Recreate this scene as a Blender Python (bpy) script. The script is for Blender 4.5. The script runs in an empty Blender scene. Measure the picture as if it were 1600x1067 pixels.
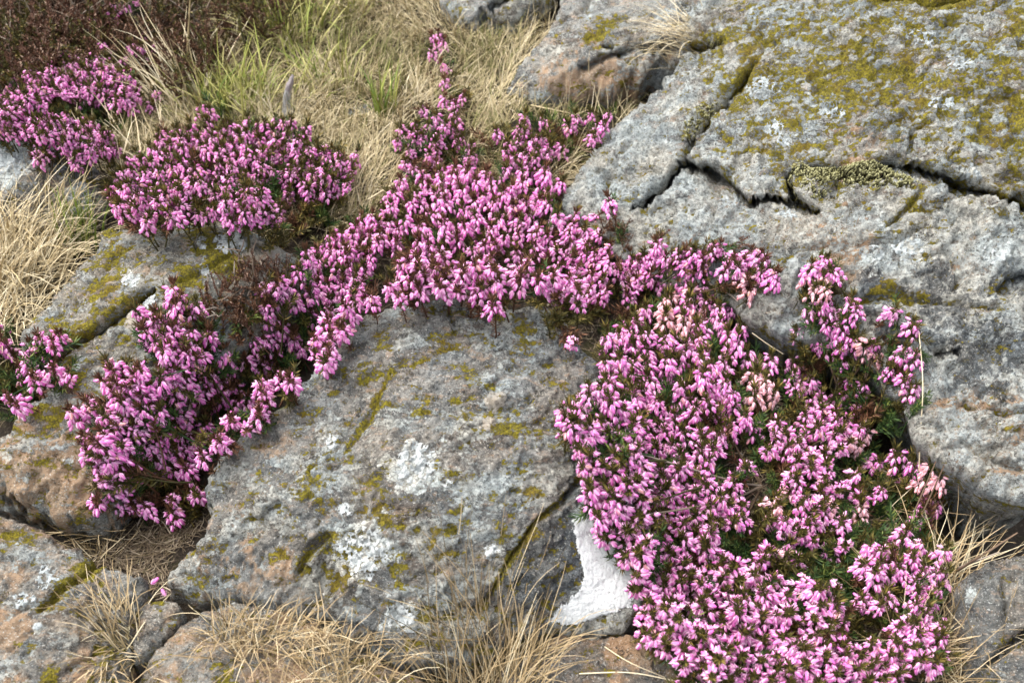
import bpy, math, random
import numpy as np
from mathutils import Vector, Matrix

random.seed(7)
RNG = np.random.default_rng(11)
SC = bpy.context.scene
COL = SC.collection

# ------------------------------------------------------------------ camera, sky, sun, exposure
SLOPE = 0.20                                   # the hillside rises away from the camera
PITCH = math.radians(40)
DIST = 0.95
LENS = 36.0
cam_d = bpy.data.cameras.new('camera')
cam_d.lens = LENS
cam_d.sensor_width = 36.0
cam_d.clip_start = 0.02
cam_d.clip_end = 400
cam = bpy.data.objects.new('camera', cam_d)
COL.objects.link(cam)
CAM = np.array([0.0, -DIST * math.cos(PITCH), DIST * math.sin(PITCH)])
cam.location = CAM
cam.rotation_euler = (math.pi / 2 - PITCH, 0, 0)
cam_d.dof.use_dof = True
cam_d.dof.focus_distance = 0.86
cam_d.dof.aperture_fstop = 9.0
SC.camera = cam

world = bpy.data.worlds.new('World')
SC.world = world
world.use_nodes = True
wn = world.node_tree
sky = wn.nodes.new('ShaderNodeTexSky')
sky.sky_type = 'NISHITA'
sky.sun_disc = False
SUN_EL, SUN_AZ = math.radians(64), math.radians(-75)      # high, behind and to the left
sky.sun_elevation = SUN_EL
sky.sun_rotation = SUN_AZ
sky.dust_density = 4.0
sky.air_density = 1.0
sky.ozone_density = 1.0
hsv = wn.nodes.new('ShaderNodeHueSaturation')             # thin even cloud greys the blue
hsv.inputs['Saturation'].default_value = 0.30
wn.links.new(sky.outputs[0], hsv.inputs['Color'])
wn.links.new(hsv.outputs[0], wn.nodes['Background'].inputs[0])
wn.nodes['Background'].inputs[1].default_value = 0.15
sun_d = bpy.data.lights.new('sun', 'SUN')
sun_d.energy = 1.5
sun_d.angle = math.radians(75)
sun_d.color = (1.0, 0.94, 0.86)
sun = bpy.data.objects.new('sun', sun_d)
COL.objects.link(sun)
sdir = Vector((math.sin(SUN_AZ) * math.cos(SUN_EL), math.cos(SUN_AZ) * math.cos(SUN_EL), math.sin(SUN_EL)))
sun.rotation_euler = sdir.to_track_quat('Z', 'Y').to_euler()
sun.location = (-1, 2, 3)
SC.view_settings.view_transform = 'Standard'
SC.view_settings.look = 'None'
SC.view_settings.exposure = 1.76
SC.view_settings.gamma = 1.0
SC.view_settings.use_curve_mapping = False

# ------------------------------------------------------------------ numeric helpers
F_ = np.array([0, math.cos(PITCH), -math.sin(PITCH)])
U_ = np.array([0, math.sin(PITCH), math.cos(PITCH)])
K_ = 36.0 / LENS / 1600.0


def rays(px, py):
    """Directions of photograph points (in 1600 x 1067 pixels) seen from the camera's place."""
    px = np.asarray(px, float); py = np.asarray(py, float)
    d = np.empty(px.shape + (3,))
    a = (px - 800) * K_; b = -(py - 533.5) * K_
    d[..., 0] = a
    d[..., 1] = F_[1] + b * U_[1]
    d[..., 2] = F_[2] + b * U_[2]
    return d


def on_slope(px, py, h):
    """Points at height h over the even hillside plane."""
    d = rays(px, py)
    t = (h + SLOPE * CAM[1] - CAM[2]) / (d[..., 2] - SLOPE * d[..., 1])
    return CAM + d * np.asarray(t)[..., None]


def to_px(P):
    q = P - CAM
    z = q @ F_
    return 800 + q[..., 0] / z / K_, 533.5 - (q @ U_) / z / K_


def _hash(ix, iy, iz):
    n = (ix * 374761393 + iy * 668265263 + iz * 2147483647 * 3 + 1013904223) & 0xffffffff
    n = ((n ^ (n >> 13)) * 1274126177) & 0xffffffff
    n = ((n ^ (n >> 15)) * 2246822519) & 0xffffffff
    return n ^ (n >> 16)


def perlin(P, seed=0):
    P = P + seed * 17.31
    i = np.floor(P).astype(np.int64)
    f = P - i
    u = f * f * f * (f * (f * 6 - 15) + 10)
    out = 0
    for dx in (0, 1):
        wx = u[..., 0] if dx else 1 - u[..., 0]
        for dy in (0, 1):
            wy = u[..., 1] if dy else 1 - u[..., 1]
            for dz in (0, 1):
                wz = u[..., 2] if dz else 1 - u[..., 2]
                h = _hash(i[..., 0] + dx, i[..., 1] + dy, i[..., 2] + dz)
                gx = (h & 1023) / 511.5 - 1; gy = ((h >> 10) & 1023) / 511.5 - 1; gz = ((h >> 20) & 1023) / 511.5 - 1
                out = out + wx * wy * wz * (gx * (f[..., 0] - dx) + gy * (f[..., 1] - dy) + gz * (f[..., 2] - dz))
    return out * 1.3


def fbm(P, freq, octaves=4, gain=0.5, seed=0, ridged=False):
    a, tot, s = 1.0, 0, 0
    for o in range(octaves):
        n = perlin(P * freq, seed + o * 3)
        if ridged:
            n = 0.5 - np.abs(n) * 1.6
        tot = tot + a * n
        s += a
        freq *= 2.03; a *= gain
    return tot / s


def facets(P, freq, seed=0, tilt=1.0):
    """Broken-stone relief: every cell is a small plane tilted its own way."""
    Q = P * freq + seed * 9.7
    i = np.floor(Q).astype(np.int64)
    best = np.full(Q.shape[:-1], 1e9); val = np.zeros(Q.shape[:-1])
    for dx in (-1, 0, 1):
        for dy in (-1, 0, 1):
            for dz in (-1, 0, 1):
                c = i + np.array([dx, dy, dz])
                h = _hash(c[..., 0], c[..., 1], c[..., 2])
                h2 = _hash(c[..., 0] + 91, c[..., 1] - 37, c[..., 2] + 13)
                p = np.stack([(h & 1023) / 1023, ((h >> 10) & 1023) / 1023, ((h >> 20) & 1023) / 1023], -1)
                d = Q - (c + p)
                dd = (d * d).sum(-1)
                t = np.stack([(h2 & 1023) / 511.5 - 1, ((h2 >> 10) & 1023) / 511.5 - 1, ((h2 >> 20) & 1023) / 511.5 - 1], -1)
                v = (d * t).sum(-1) * tilt + ((h2 >> 5) & 255) / 255 - 0.5
                m = dd < best
                best = np.where(m, dd, best); val = np.where(m, v, val)
    return val


def smooth(a, lo, hi):
    t = np.clip((a - lo) / (hi - lo), 0, 1)
    return t * t * (3 - 2 * t)


def blur(a, r):
    for ax in (0, 1):
        p = np.pad(a, [(r + 1, r) if k == ax else (0, 0) for k in (0, 1)], mode='edge')
        c = np.cumsum(p, axis=ax)
        n = 2 * r + 1
        a = (np.take(c, range(n, c.shape[ax]), ax) - np.take(c, range(0, c.shape[ax] - n), ax)) / n
    return a


def rbf(ctrl, q):
    """Smooth interpolation of the third column of ctrl over its first two."""
    A = ctrl[:, :2]; n = len(A)
    D = np.linalg.norm(A[:, None] - A[None], axis=-1)
    M = np.zeros((n + 3, n + 3)); M[:n, :n] = D - np.eye(n) * 0.004
    Pm = np.c_[np.ones(n), A]
    M[:n, n:] = Pm; M[n:, :n] = Pm.T
    w = np.linalg.solve(M, np.r_[ctrl[:, 2], 0, 0, 0])
    out = w[n] + q[..., 0] * w[n + 1] + q[..., 1] * w[n + 2]
    for k in range(n):
        out = out + w[k] * np.hypot(q[..., 0] - A[k, 0], q[..., 1] - A[k, 1])
    return out


def closed_curve(pts, step):
    """Catmull-Rom through the points, resampled."""
    n = len(pts); out = []
    for k in range(n):
        a, b, c, d = pts[k - 1], pts[k], pts[(k + 1) % n], pts[(k + 2) % n]
        m = max(2, int(np.linalg.norm((c - b)[:2]) / step))
        for t in np.arange(m) / m:
            l = (1 - t) * b + t * c
            s = 0.5 * (2 * b + (c - a) * t + (2 * a - 5 * b + 4 * c - d) * t * t + (3 * b - a - 3 * c + d) * t ** 3)
            out.append(0.5 * l + 0.5 * s)
    return np.array(out)


def poly_field(q, poly):
    """Inside mask, distance to the outline and nearest outline point for every q (N,2)."""
    inside = np.zeros(len(q), bool); best = np.full(len(q), 1e9); near = np.zeros_like(q)
    x, y = q[:, 0], q[:, 1]
    for a, b in zip(poly, np.roll(poly, -1, 0)):
        if a[1] != b[1]:
            c = ((a[1] > y) != (b[1] > y)) & (x < (b[0] - a[0]) * (y - a[1]) / (b[1] - a[1]) + a[0])
            inside ^= c
        e = b - a; L = (e @ e) + 1e-12
        t = np.clip(((q - a) @ e) / L, 0, 1)
        p = a + t[:, None] * e
        d = ((q - p) ** 2).sum(1)
        m = d < best
        best[m] = d[m]; near[m] = p[m]
    return inside, np.sqrt(best), near


def line_dist(X, Y, pts):
    """Distance of points to an open polyline, and the position along it (0..1)."""
    best = np.full(X.shape, 1e9); along = np.zeros(X.shape)
    n = len(pts) - 1
    for k in range(n):
        a, b = pts[k], pts[k + 1]
        e = b - a; L = e @ e + 1e-9
        t = np.clip(((X - a[0]) * e[0] + (Y - a[1]) * e[1]) / L, 0, 1)
        d = np.hypot(X - a[0] - t * e[0], Y - a[1] - t * e[1])
        m = d < best
        best = np.where(m, d, best); along = np.where(m, (k + t) / n, along)
    return best, along


def make_mesh(name, V, quads=None, tris=None, attrs=None, smooth_shade=True):
    me = bpy.data.meshes.new(name)
    V = np.asarray(V, np.float32)
    loops, starts, s = [], [], 0
    if quads is not None and len(quads):
        quads = np.asarray(quads, np.int32); loops.append(quads.ravel()); starts.append(np.arange(len(quads)) * 4); s = quads.size
    if tris is not None and len(tris):
        tris = np.asarray(tris, np.int32); loops.append(tris.ravel()); starts.append(s + np.arange(len(tris)) * 3)
    loops = np.concatenate(loops); starts = np.concatenate(starts).astype(np.int32)
    me.vertices.add(len(V)); me.vertices.foreach_set('co', V.ravel())
    me.loops.add(len(loops)); me.loops.foreach_set('vertex_index', loops)
    me.polygons.add(len(starts)); me.polygons.foreach_set('loop_start', starts)
    me.polygons.foreach_set('use_smooth', np.full(len(starts), smooth_shade, bool))
    for k, v in (attrs or {}).items():
        at = me.attributes.new(k, 'FLOAT', 'POINT')
        at.data.foreach_set('value', np.asarray(v, np.float32))
    me.update(calc_edges=True)
    me.validate()
    return me


def link(name, data, mat=None, parent=None, loc=(0, 0, 0)):
    o = bpy.data.objects.new(name, data)
    COL.objects.link(o)
    if mat is not None and data is not None and not len(data.materials):
        data.materials.append(mat)
    if parent is not None:
        o.parent = parent
    o.location = loc
    return o


def tag(o, label=None, cat=None, group=None, kind=None):
    for k, v in (('label', label), ('category', cat), ('group', group), ('kind', kind)):
        if v:
            o[k] = v
    return o


# ------------------------------------------------------------------ materials
class NB:
    def __init__(self, name):
        self.mat = bpy.data.materials.new(name)
        self.mat.use_nodes = True
        self.t = self.mat.node_tree
        self.bsdf = self.t.nodes['Principled BSDF']
        self.bsdf.inputs['Specular IOR Level'].default_value = 0.25
        self.co = self.t.nodes.new('ShaderNodeTexCoord').outputs['Object']

    def n(self, kind, **kw):
        nd = self.t.nodes.new(kind)
        for k, v in kw.items():
            setattr(nd, k, v)
        return nd

    def put(self, sock, v):
        if isinstance(v, bpy.types.NodeSocket):
            self.t.links.new(v, sock)
        elif isinstance(v, tuple) and len(v) == 3 and sock.type == 'RGBA':
            sock.default_value = (*v, 1)
        else:
            sock.default_value = v

    def noise(self, scale, detail=3, rough=0.55, co=None, dist=0.0):
        nd = self.n('ShaderNodeTexNoise')
        self.put(nd.inputs['Vector'], co or self.co)
        nd.inputs['Scale'].default_value = scale; nd.inputs['Detail'].default_value = detail
        nd.inputs['Roughness'].default_value = rough; nd.inputs['Distortion'].default_value = dist
        return nd.outputs['Fac']

    def voro(self, scale, co=None, feature='F1'):
        nd = self.n('ShaderNodeTexVoronoi', feature=feature)
        self.put(nd.inputs['Vector'], co or self.co)
        nd.inputs['Scale'].default_value = scale
        return nd.outputs['Distance']

    def step(self, v, lo, hi, a=0.0, b=1.0):
        nd = self.n('ShaderNodeMapRange', interpolation_type='SMOOTHSTEP')
        self.put(nd.inputs['Value'], v)
        nd.inputs['From Min'].default_value = lo; nd.inputs['From Max'].default_value = hi
        nd.inputs['To Min'].default_value = a; nd.inputs['To Max'].default_value = b
        return nd.outputs[0]

    def m(self, op, a, b=0.0, c=None):
        nd = self.n('ShaderNodeMath', operation=op)
        self.put(nd.inputs[0], a); self.put(nd.inputs[1], b)
        if c is not None:
            self.put(nd.inputs[2], c)
        return nd.outputs[0]

    def mix(self, f, a, b, mode='MIX'):
        nd = self.n('ShaderNodeMix', data_type='RGBA', blend_type=mode)
        self.put(nd.inputs[0], f); self.put(nd.inputs[6], a); self.put(nd.inputs[7], b)
        return nd.outputs[2]

    def attr(self, name):
        return self.n('ShaderNodeAttribute', attribute_name=name).outputs['Fac']

    def rand(self):
        return self.n('ShaderNodeObjectInfo').outputs['Random']

    def bump(self, h, strength, dist):
        nd = self.n('ShaderNodeBump')
        self.put(nd.inputs['Height'], h)
        nd.inputs['Strength'].default_value = strength; nd.inputs['Distance'].default_value = dist
        self.t.links.new(nd.outputs[0], self.bsdf.inputs['Normal'])

    def color(self, c, rough=0.9):
        self.put(self.bsdf.inputs['Base Color'], c)
        self.put(self.bsdf.inputs['Roughness'], rough)
        return self.mat


def mat_rock(name, dark=(0.075, 0.078, 0.08), mid=(0.24, 0.245, 0.24), lich=0.5, warm=0.3, moss=0.3, bluish=0.5, gain=1.0):
    b = NB(name)
    dark = tuple(x * gain for x in dark); mid = tuple(x * gain for x in mid)
    # the foliation of the stone stretches its grain along one direction
    mp = b.n('ShaderNodeMapping'); b.put(mp.inputs['Vector'], b.co)
    mp.inputs['Rotation'].default_value = (0.3, 0.2, 0.75); mp.inputs['Scale'].default_value = (0.42, 1.0, 1.0)
    st = mp.outputs[0]
    n_mid = b.noise(62, 8, 0.72, st)
    n_fin = b.noise(300, 8, 0.80)
    n_spk = b.noise(760, 3, 0.7)
    grain = b.voro(900)
    f = b.m('ADD', b.m('MULTIPLY', n_mid, 0.60), b.m('ADD', b.m('MULTIPLY', n_fin, 0.55), b.m('MULTIPLY', n_spk, 0.25)))
    c = b.mix(b.step(f, 0.58, 0.80), dark, mid)
    c = b.mix(b.step(b.m('ADD', f, b.m('MULTIPLY', b.noise(26, 4, 0.6), 0.35)), 0.90, 1.04, 0, 0.8), c, (0.40, 0.40, 0.385))
    c = b.mix(b.step(b.m('ADD', b.noise(23, 5, 0.65), b.m('MULTIPLY', n_fin, 0.25)), 0.62, 0.78, 0, 0.6), c, (0.135, 0.105, 0.085))          # brownish areas
    # warm iron stain
    wf = b.m('ADD', b.m('MULTIPLY', b.attr('warm'), 0.5), b.m('ADD', b.noise(34, 7, 0.7), (warm - 0.5) * 0.35))
    wcol = b.mix(b.noise(140, 4, 0.7), (0.34, 0.19, 0.085), (0.46, 0.34, 0.24))
    c = b.mix(b.step(wf, 0.54, 0.70, 0, 0.8), c, wcol)
    c = b.mix(b.step(b.noise(150, 6, 0.75, st), 0.54, 0.62, 0, 0.6), c, (0.40, 0.29, 0.205))
    # blue-grey crustose lichen in ragged plates
    lf = b.m('ADD', b.m('MULTIPLY', b.noise(48, 10, 0.74, st), 0.8), b.m('MULTIPLY', b.noise(11, 3, 0.5), 0.35))
    lf = b.m('ADD', lf, b.m('MULTIPLY', b.m('SUBTRACT', n_fin, 0.5), 0.22))
    lmask = b.step(lf, 0.655 - 0.13 * lich, 0.685 - 0.13 * lich)
    lcol = b.mix(b.step(b.noise(210, 6, 0.8), 0.34, 0.66), (0.17, 0.185, 0.19), (0.60, 0.63, 0.61))
    lcol = b.mix(bluish, lcol, b.mix(0.4, lcol, (0.36, 0.405, 0.405)))
    lmask = b.m('MULTIPLY', lmask, b.step(n_fin, 0.36, 0.50, 0.15, 0.95))
    c = b.mix(lmask, c, lcol)
    # dark blue-grey zones
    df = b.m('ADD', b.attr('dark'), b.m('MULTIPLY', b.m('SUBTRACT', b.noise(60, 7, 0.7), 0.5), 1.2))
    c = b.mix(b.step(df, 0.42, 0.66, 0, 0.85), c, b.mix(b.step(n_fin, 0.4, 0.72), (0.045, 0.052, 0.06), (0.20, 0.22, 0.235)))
    # white lichen spots and placed crusts
    wh = b.m('ADD', b.m('MULTIPLY', b.attr('pale'), 0.60), b.noise(85, 9, 0.72))
    wmask = b.step(wh, 0.76, 0.82)
    crack = b.step(b.voro(260, feature='DISTANCE_TO_EDGE'), 0.02, 0.14, 0.35, 1.0)
    wmask = b.m('MULTIPLY', wmask, crack)
    wcol2 = b.mix(b.noise(120, 4, 0.6), (0.46, 0.50, 0.49), (0.72, 0.74, 0.71))
    c = b.mix(wmask, c, wcol2)
    # cream stains
    cr = b.m('ADD', b.attr('cream'), b.m('MULTIPLY', b.m('SUBTRACT', b.noise(90, 7, 0.7), 0.5), 1.1))
    c = b.mix(b.step(cr, 0.45, 0.62, 0, 0.85), c, b.mix(b.noise(240, 4), (0.40, 0.34, 0.28), (0.62, 0.57, 0.49)))
    # speckle: pale specks and dark pits
    sp = b.noise(620, 3, 0.6)
    c = b.mix(b.step(sp, 0.59, 0.66, 0, 0.7), c, (0.60, 0.60, 0.57))
    c = b.mix(b.step(b.noise(430, 5, 0.75), 0.56, 0.65, 0, 0.85), c, (0.035, 0.034, 0.032))
    # uneven tint: iron-warm here, slate-cool there
    tint = b.mix(b.step(b.noise(19, 5, 0.65), 0.38, 0.62), (0.96, 1.0, 1.01), (1.08, 1.0, 0.90))
    c = b.mix(1.0, c, tint, 'MULTIPLY')
    # hairline fissures
    cn = b.m('ABSOLUTE', b.m('SUBTRACT', b.noise(52, 5, 0.6, st, 0.6), 0.5))
    cn = b.m('MULTIPLY', b.step(cn, 0.0, 0.012, 1.0, 0.0), b.step(b.noise(24, 3, 0.6), 0.46, 0.58))
    c = b.mix(b.m('MULTIPLY', cn, 0.85), c, (0.03, 0.026, 0.022))
    # moss
    mn = b.m('ADD', b.m('MULTIPLY', b.noise(105, 6, 0.70, st), 0.72), b.m('ADD', b.m('MULTIPLY', b.noise(24, 3, 0.6), 0.22), b.m('MULTIPLY', b.m('ADD', b.m('MULTIPLY', b.m('SUBTRACT', b.noise(210, 6, 0.78), 0.5), 1.7), 0.5), 0.26)))
    mf = b.m('ADD', mn, b.m('ADD', b.m('MULTIPLY', b.attr('moss'), 0.20), (moss - 0.5) * 0.26))
    c = b.mix(b.step(mf, 0.64, 0.71, 0, 0.7), c, (0.10, 0.075, 0.035))                                            # brown fringe where it dries
    mmask = b.m('MULTIPLY', b.step(mf, 0.675, 0.705), b.step(b.noise(520, 4, 0.75), 0.36, 0.46, 0.25, 1.0))
    mcol = b.mix(b.step(b.noise(420, 6, 0.85), 0.34, 0.64), (0.040, 0.037, 0.004), (0.40, 0.335, 0.020))
    mcol = b.mix(b.step(b.noise(42, 3), 0.48, 0.66), mcol, b.mix(0.4, mcol, (0.22, 0.12, 0.015)))
    c = b.mix(b.m('MULTIPLY', mmask, 0.93), c, mcol)
    h = b.m('ADD', b.m('MULTIPLY', n_fin, 1.1), b.m('ADD', b.m('MULTIPLY', n_mid, 1.0), b.m('MULTIPLY', grain, 0.25)))
    h = b.m('SUBTRACT', h, b.m('MULTIPLY', cn, 0.5))
    h = b.m('ADD', h, b.m('ADD', b.m('MULTIPLY', lmask, 0.18), b.m('MULTIPLY', mmask, b.m('ADD', 0.7, b.m('MULTIPLY', b.noise(700, 3), 1.2)))))
    b.bump(h, 1.0, 0.0052)
    return b.color(c, 0.92)


# ------------------------------------------------------------------ rocks
ROCKS = []


class Rock:
    def __init__(self, name, label, outline, inner=(), spacing=0.002, seed=0, rim=0.02, rim_drop=0.010,
                 skirt=0.10, skirt_in=0.03, rough=1.0, lump=0.006, chip=0.004, cracks=(), marks=(), polys=(), flat=None, mat=None,
                 moss_conc=0.4, strata=0.0, edge_noise=0.006, cat='rock', hs=None):
        if hs:
            outline = [(a, c, hs[0] + (h - hs[1]) * hs[2]) for a, c, h in outline]
            inner = [(a, c, hs[0] + (h - hs[1]) * hs[2]) for a, c, h in inner]
        o3 = np.array([on_slope(a, c, h) for a, c, h in outline])
        oh = np.array([h for _, _, h in outline])
        ctrl = [np.c_[o3[:, :2], oh]]
        if len(inner):
            i3 = np.array([on_slope(a, c, h) for a, c, h in inner])
            ctrl.append(np.c_[i3[:, :2], [h for _, _, h in inner]])
        ctrl = np.concatenate(ctrl)
        poly = closed_curve(o3[:, :2], 0.006)
        # ragged outline
        p3 = np.c_[poly, np.full(len(poly), seed * 3.1)]
        poly = poly + edge_noise * np.c_[fbm(p3, 28, 4, 0.6, seed), fbm(p3, 28, 4, 0.6, seed + 50)] * 1.6
        self.poly = poly
        s = spacing
        lo = poly.min(0) - 3 * s; hi = poly.max(0) + 3 * s
        xs = np.arange(lo[0], hi[0], s); ys = np.arange(lo[1], hi[1], s)
        X, Y = np.meshgrid(xs, ys)
        q = np.c_[X.ravel(), Y.ravel()]
        ins, dist, near = poly_field(q, poly)
        ins = ins.reshape(X.shape); dist = dist.reshape(X.shape)
        cells = ins[:-1, :-1] & ins[1:, :-1] & ins[:-1, 1:] & ins[1:, 1:]
        used = np.zeros(X.shape, bool)
        for a in (slice(0, -1), slice(1, None)):
            for c in (slice(0, -1), slice(1, None)):
                used[a, c] |= cells
        full = np.zeros(X.shape, bool)
        full[1:-1, 1:-1] = cells[:-1, :-1] & cells[1:, :-1] & cells[:-1, 1:] & cells[1:, 1:]
        rimv = used & ~full
        nx = near[:, 0].reshape(X.shape); ny = near[:, 1].reshape(X.shape)
        X0, Y0 = X, Y
        X = np.where(rimv, nx, X); Y = np.where(rimv, ny, Y); dist = np.where(rimv, 0, dist)
        H = rbf(ctrl, np.stack([X0, Y0], -1))
        H = blur(H, max(1, int(0.004 / s)))
        w = 1 - np.clip(dist / rim, 0, 1)
        H = H - rim_drop * (1 - np.sqrt(np.clip(1 - w * w, 0, 1)))
        Z = H + SLOPE * Y
        gy, gx = np.gradient(H + SLOPE * Y0, s, s)
        gx = blur(gx, 3); gy = blur(gy, 3)
        N = np.stack([-gx, -gy, np.ones_like(gx)], -1); N /= np.linalg.norm(N, axis=-1, keepdims=True)
        P = np.stack([X, Y, Z], -1)
        # relief: lumps, strata, broken facets, grain
        R = np.array([[0.80, 0.60, 0.0], [-0.55, 0.73, 0.40], [0.24, -0.32, 0.92]])
        Q = P @ R.T
        Qs = Q * np.array([0.45, 1.0, 1.3])
        warp = np.stack([fbm(P, 30, 2, 0.5, seed + 70), fbm(P, 30, 2, 0.5, seed + 80), fbm(P, 30, 2, 0.5, seed + 90)], -1)
        d = lump * 2.0 * fbm(Q, 9, 3, 0.5, seed)
        d = d + chip * 0.55 * facets(Qs + warp * 0.012, 26, seed, 1.2)
        d = d + chip * 0.50 * facets(Qs + warp * 0.010, 62, seed + 3, 1.2)
        d = d + rough * 0.0042 * fbm(Qs, 48, 3, 0.62, seed + 11, True)
        d = d + rough * 0.0030 * fbm(Q, 110, 3, 0.68, seed + 23)
        d = d + rough * 0.0020 * facets(Q + warp * 0.006, 170, seed + 5, 1.0) + rough * 0.0010 * fbm(Q, 260, 2, 0.7, seed + 29)
        if strata:
            lay = Q[..., 1] + 0.3 * Q[..., 2] + 0.02 * fbm(P, 7, 3, 0.5, seed + 33)
            sw = lay * 55
            saw = sw - np.floor(sw)
            d = d + strata * (saw ** 2 - 0.4) * (0.4 + smooth(fbm(P, 12, 2, 0.5, seed + 44), -0.15, 0.2))
        moss = np.zeros(X.shape)
        PX, PY = to_px(P)
        cut = np.zeros(X.shape)
        wob = fbm(P, 22, 2, 0.5, seed + 60)
        for pts, wd, dep, ms in cracks:          # wd in photo pixels, dep in metres
            pts = np.array(pts, float)
            wx = 12 * fbm(P, 15, 2, 0.45, seed + 61); wy = 12 * fbm(P, 15, 2, 0.45, seed + 62)
            ld, al = line_dist(PX + wx, PY + wy, pts)
            ww = wd * (1 + 1.3 * wob) * (0.35 + 0.65 * np.sin(np.clip(al, 0.02, 0.98) * math.pi) ** 0.6)
            ww = np.maximum(ww, 0.5)
            pr = np.exp(-np.clip(ld / ww, 0, 9) ** 3)
            cut = np.maximum(cut, dep * (1.35 if dep > 0.012 else 1.0) * pr)
            moss = np.maximum(moss, ms * np.exp(-(ld / (wd * 1.7)) ** 2))
        if flat is not None:
            pi, pd, _ = poly_field(np.c_[PX.ravel(), PY.ravel()], np.array(flat, float))
            fm = smooth(np.where(pi, pd, -pd).reshape(X.shape), -14, 6)
            d = d * (1 - 0.85 * fm) + fm * 0.0006 * fbm(P, 200, 3, 0.6, 9)
        conc = blur(d, max(2, int(0.010 / s))) - d
        d = d - 0
        P = P + N * d[..., None]
        up = np.array([0.0, 1.0, 0.0]) - N * N[..., 1:2]          # open joints run in under the upper side
        up = up / np.linalg.norm(up, axis=-1, keepdims=True)
        deep = smooth(cut, 0.010, 0.030)[..., None]
        P = P - N * cut[..., None] * (1 - 0.22 * deep) + up * cut[..., None] * 0.62 * deep
        moss += moss_conc * np.clip(conc / 0.0035, -0.5, 1) * 0.5
        att = {'moss': moss, 'pale': np.zeros(X.shape), 'warm': np.zeros(X.shape), 'dark': np.zeros(X.shape), 'cream': np.zeros(X.shape)}
        wn_ = fbm(P, 60, 3, 0.6, seed + 66)
        wn2 = fbm(P, 170, 3, 0.7, seed + 67)
        for kind, mx, my, mr, amt in marks:
            dd = np.hypot(PX - mx, PY - my) / mr + wn_ * 1.3 + wn2 * 0.9
            att[kind] = att[kind] + amt * (1 - smooth(dd, 0.2, 1.3))
        for kind, pl, amt, soft in polys:
            pi, pd, _ = poly_field(np.c_[PX.ravel(), PY.ravel()], np.array(pl, float))
            sd = np.where(pi, pd, -pd).reshape(X.shape) + wn_ * soft
            att[kind] = att[kind] + amt * smooth(sd, -soft, soft)
        self.X0, self.Y0, self.xs, self.ys, self.s = X0, Y0, xs, ys, s
        self.P, self.N, self.used, self.cells, self.PX, self.PY = P, N, used, cells, PX, PY
        idx = np.full(X.shape, -1, np.int64); idx[used] = np.arange(used.sum())
        V = P[used]
        cy, cx = np.nonzero(cells)
        quads = np.c_[idx[cy, cx], idx[cy, cx + 1], idx[cy + 1, cx + 1], idx[cy + 1, cx]]
        A = {k: v[used] for k, v in att.items()}
        # sides: the open border goes down and under the stone
        e = np.concatenate([quads[:, [0, 1]], quads[:, [1, 2]], quads[:, [2, 3]], quads[:, [3, 0]]])
        key = np.minimum(e[:, 0], e[:, 1]) * len(V) + np.maximum(e[:, 0], e[:, 1])
        _, inv, cnt = np.unique(key, return_inverse=True, return_counts=True)
        be = e[cnt[inv] == 1]
        bv = np.unique(be)
        cen = poly.mean(0)
        pn = np.roll(poly, -3, 0) - np.roll(poly, 3, 0)
        nin = np.c_[-pn[:, 1], pn[:, 0]]; nin /= np.linalg.norm(nin, axis=1, keepdims=True) + 1e-9
        area = 0.5 * np.sum(poly[:, 0] * np.roll(poly[:, 1], -1) - np.roll(poly[:, 0], -1) * poly[:, 1])
        if area < 0:
            nin = -nin
        nin = np.stack([np.convolve(np.r_[nin[-6:, k], nin[:, k], nin[:6, k]], np.ones(13) / 13, 'valid') for k in (0, 1)], 1)
        bp = V[bv]
        ni = np.argmin(((bp[:, None, :2] - poly[None]) ** 2).sum(-1), 1)
        inward = nin[ni]
        mp = {int(v): k for k, v in enumerate(bv)}
        bidx = np.array([[mp[int(a)], mp[int(c)]] for a, c in be])
        base = len(V); nb = len(bv); Vs = [V]; qs = [quads]
        prev = bv
        for k in range(1, 15):
            t = k / 14
            w3 = np.c_[bp[:, :2] * 1.0, np.full(nb, t * skirt)]
            rn = (0.010 * fbm(w3, 35, 4, 0.65, seed + 31) + 0.005 * facets(w3 * np.array([1, 1, 2.0]), 60, seed + 37)) * min(1, t * 5)
            off = skirt_in * t + rn - 0.004 * math.sin(t * 3.1)
            nv = bp.copy()
            nv[:, :2] += inward * off[:, None]
            nv[:, 2] -= skirt * t ** 1.1 + 0.003 * fbm(w3, 70, 2, 0.6, seed + 35) * min(1, t * 5)
            Vs.append(nv)
            cur = base + (k - 1) * nb + np.arange(nb)
            qs.append(np.c_[prev[bidx[:, 1]], prev[bidx[:, 0]], cur[bidx[:, 0]], cur[bidx[:, 1]]])
            prev = cur
            for kk in A:
                A[kk] = np.r_[A[kk], (att[kk][used][bv] * (1 - t)) if kk != 'moss' else np.full(nb, 0.1 - 0.4 * t)]
        V = np.concatenate(Vs)
        self.origin = np.array([cen[0], cen[1], SLOPE * cen[1]])
        me = make_mesh(name, V - self.origin, np.concatenate(qs), None, A)
        self.ob = link(name, me, mat, loc=self.origin)
        tag(self.ob, label, cat)
        ROCKS.append(self)

    def height(self, x, y):
        i = np.round((x - self.xs[0]) / self.s).astype(int); j = np.round((y - self.ys[0]) / self.s).astype(int)
        ok = (i >= 0) & (j >= 0) & (i < len(self.xs)) & (j < len(self.ys))
        i = np.clip(i, 0, len(self.xs) - 1); j = np.clip(j, 0, len(self.ys) - 1)
        ok &= self.used[j, i]
        return np.where(ok, self.P[j, i, 2], -9.0)


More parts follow.
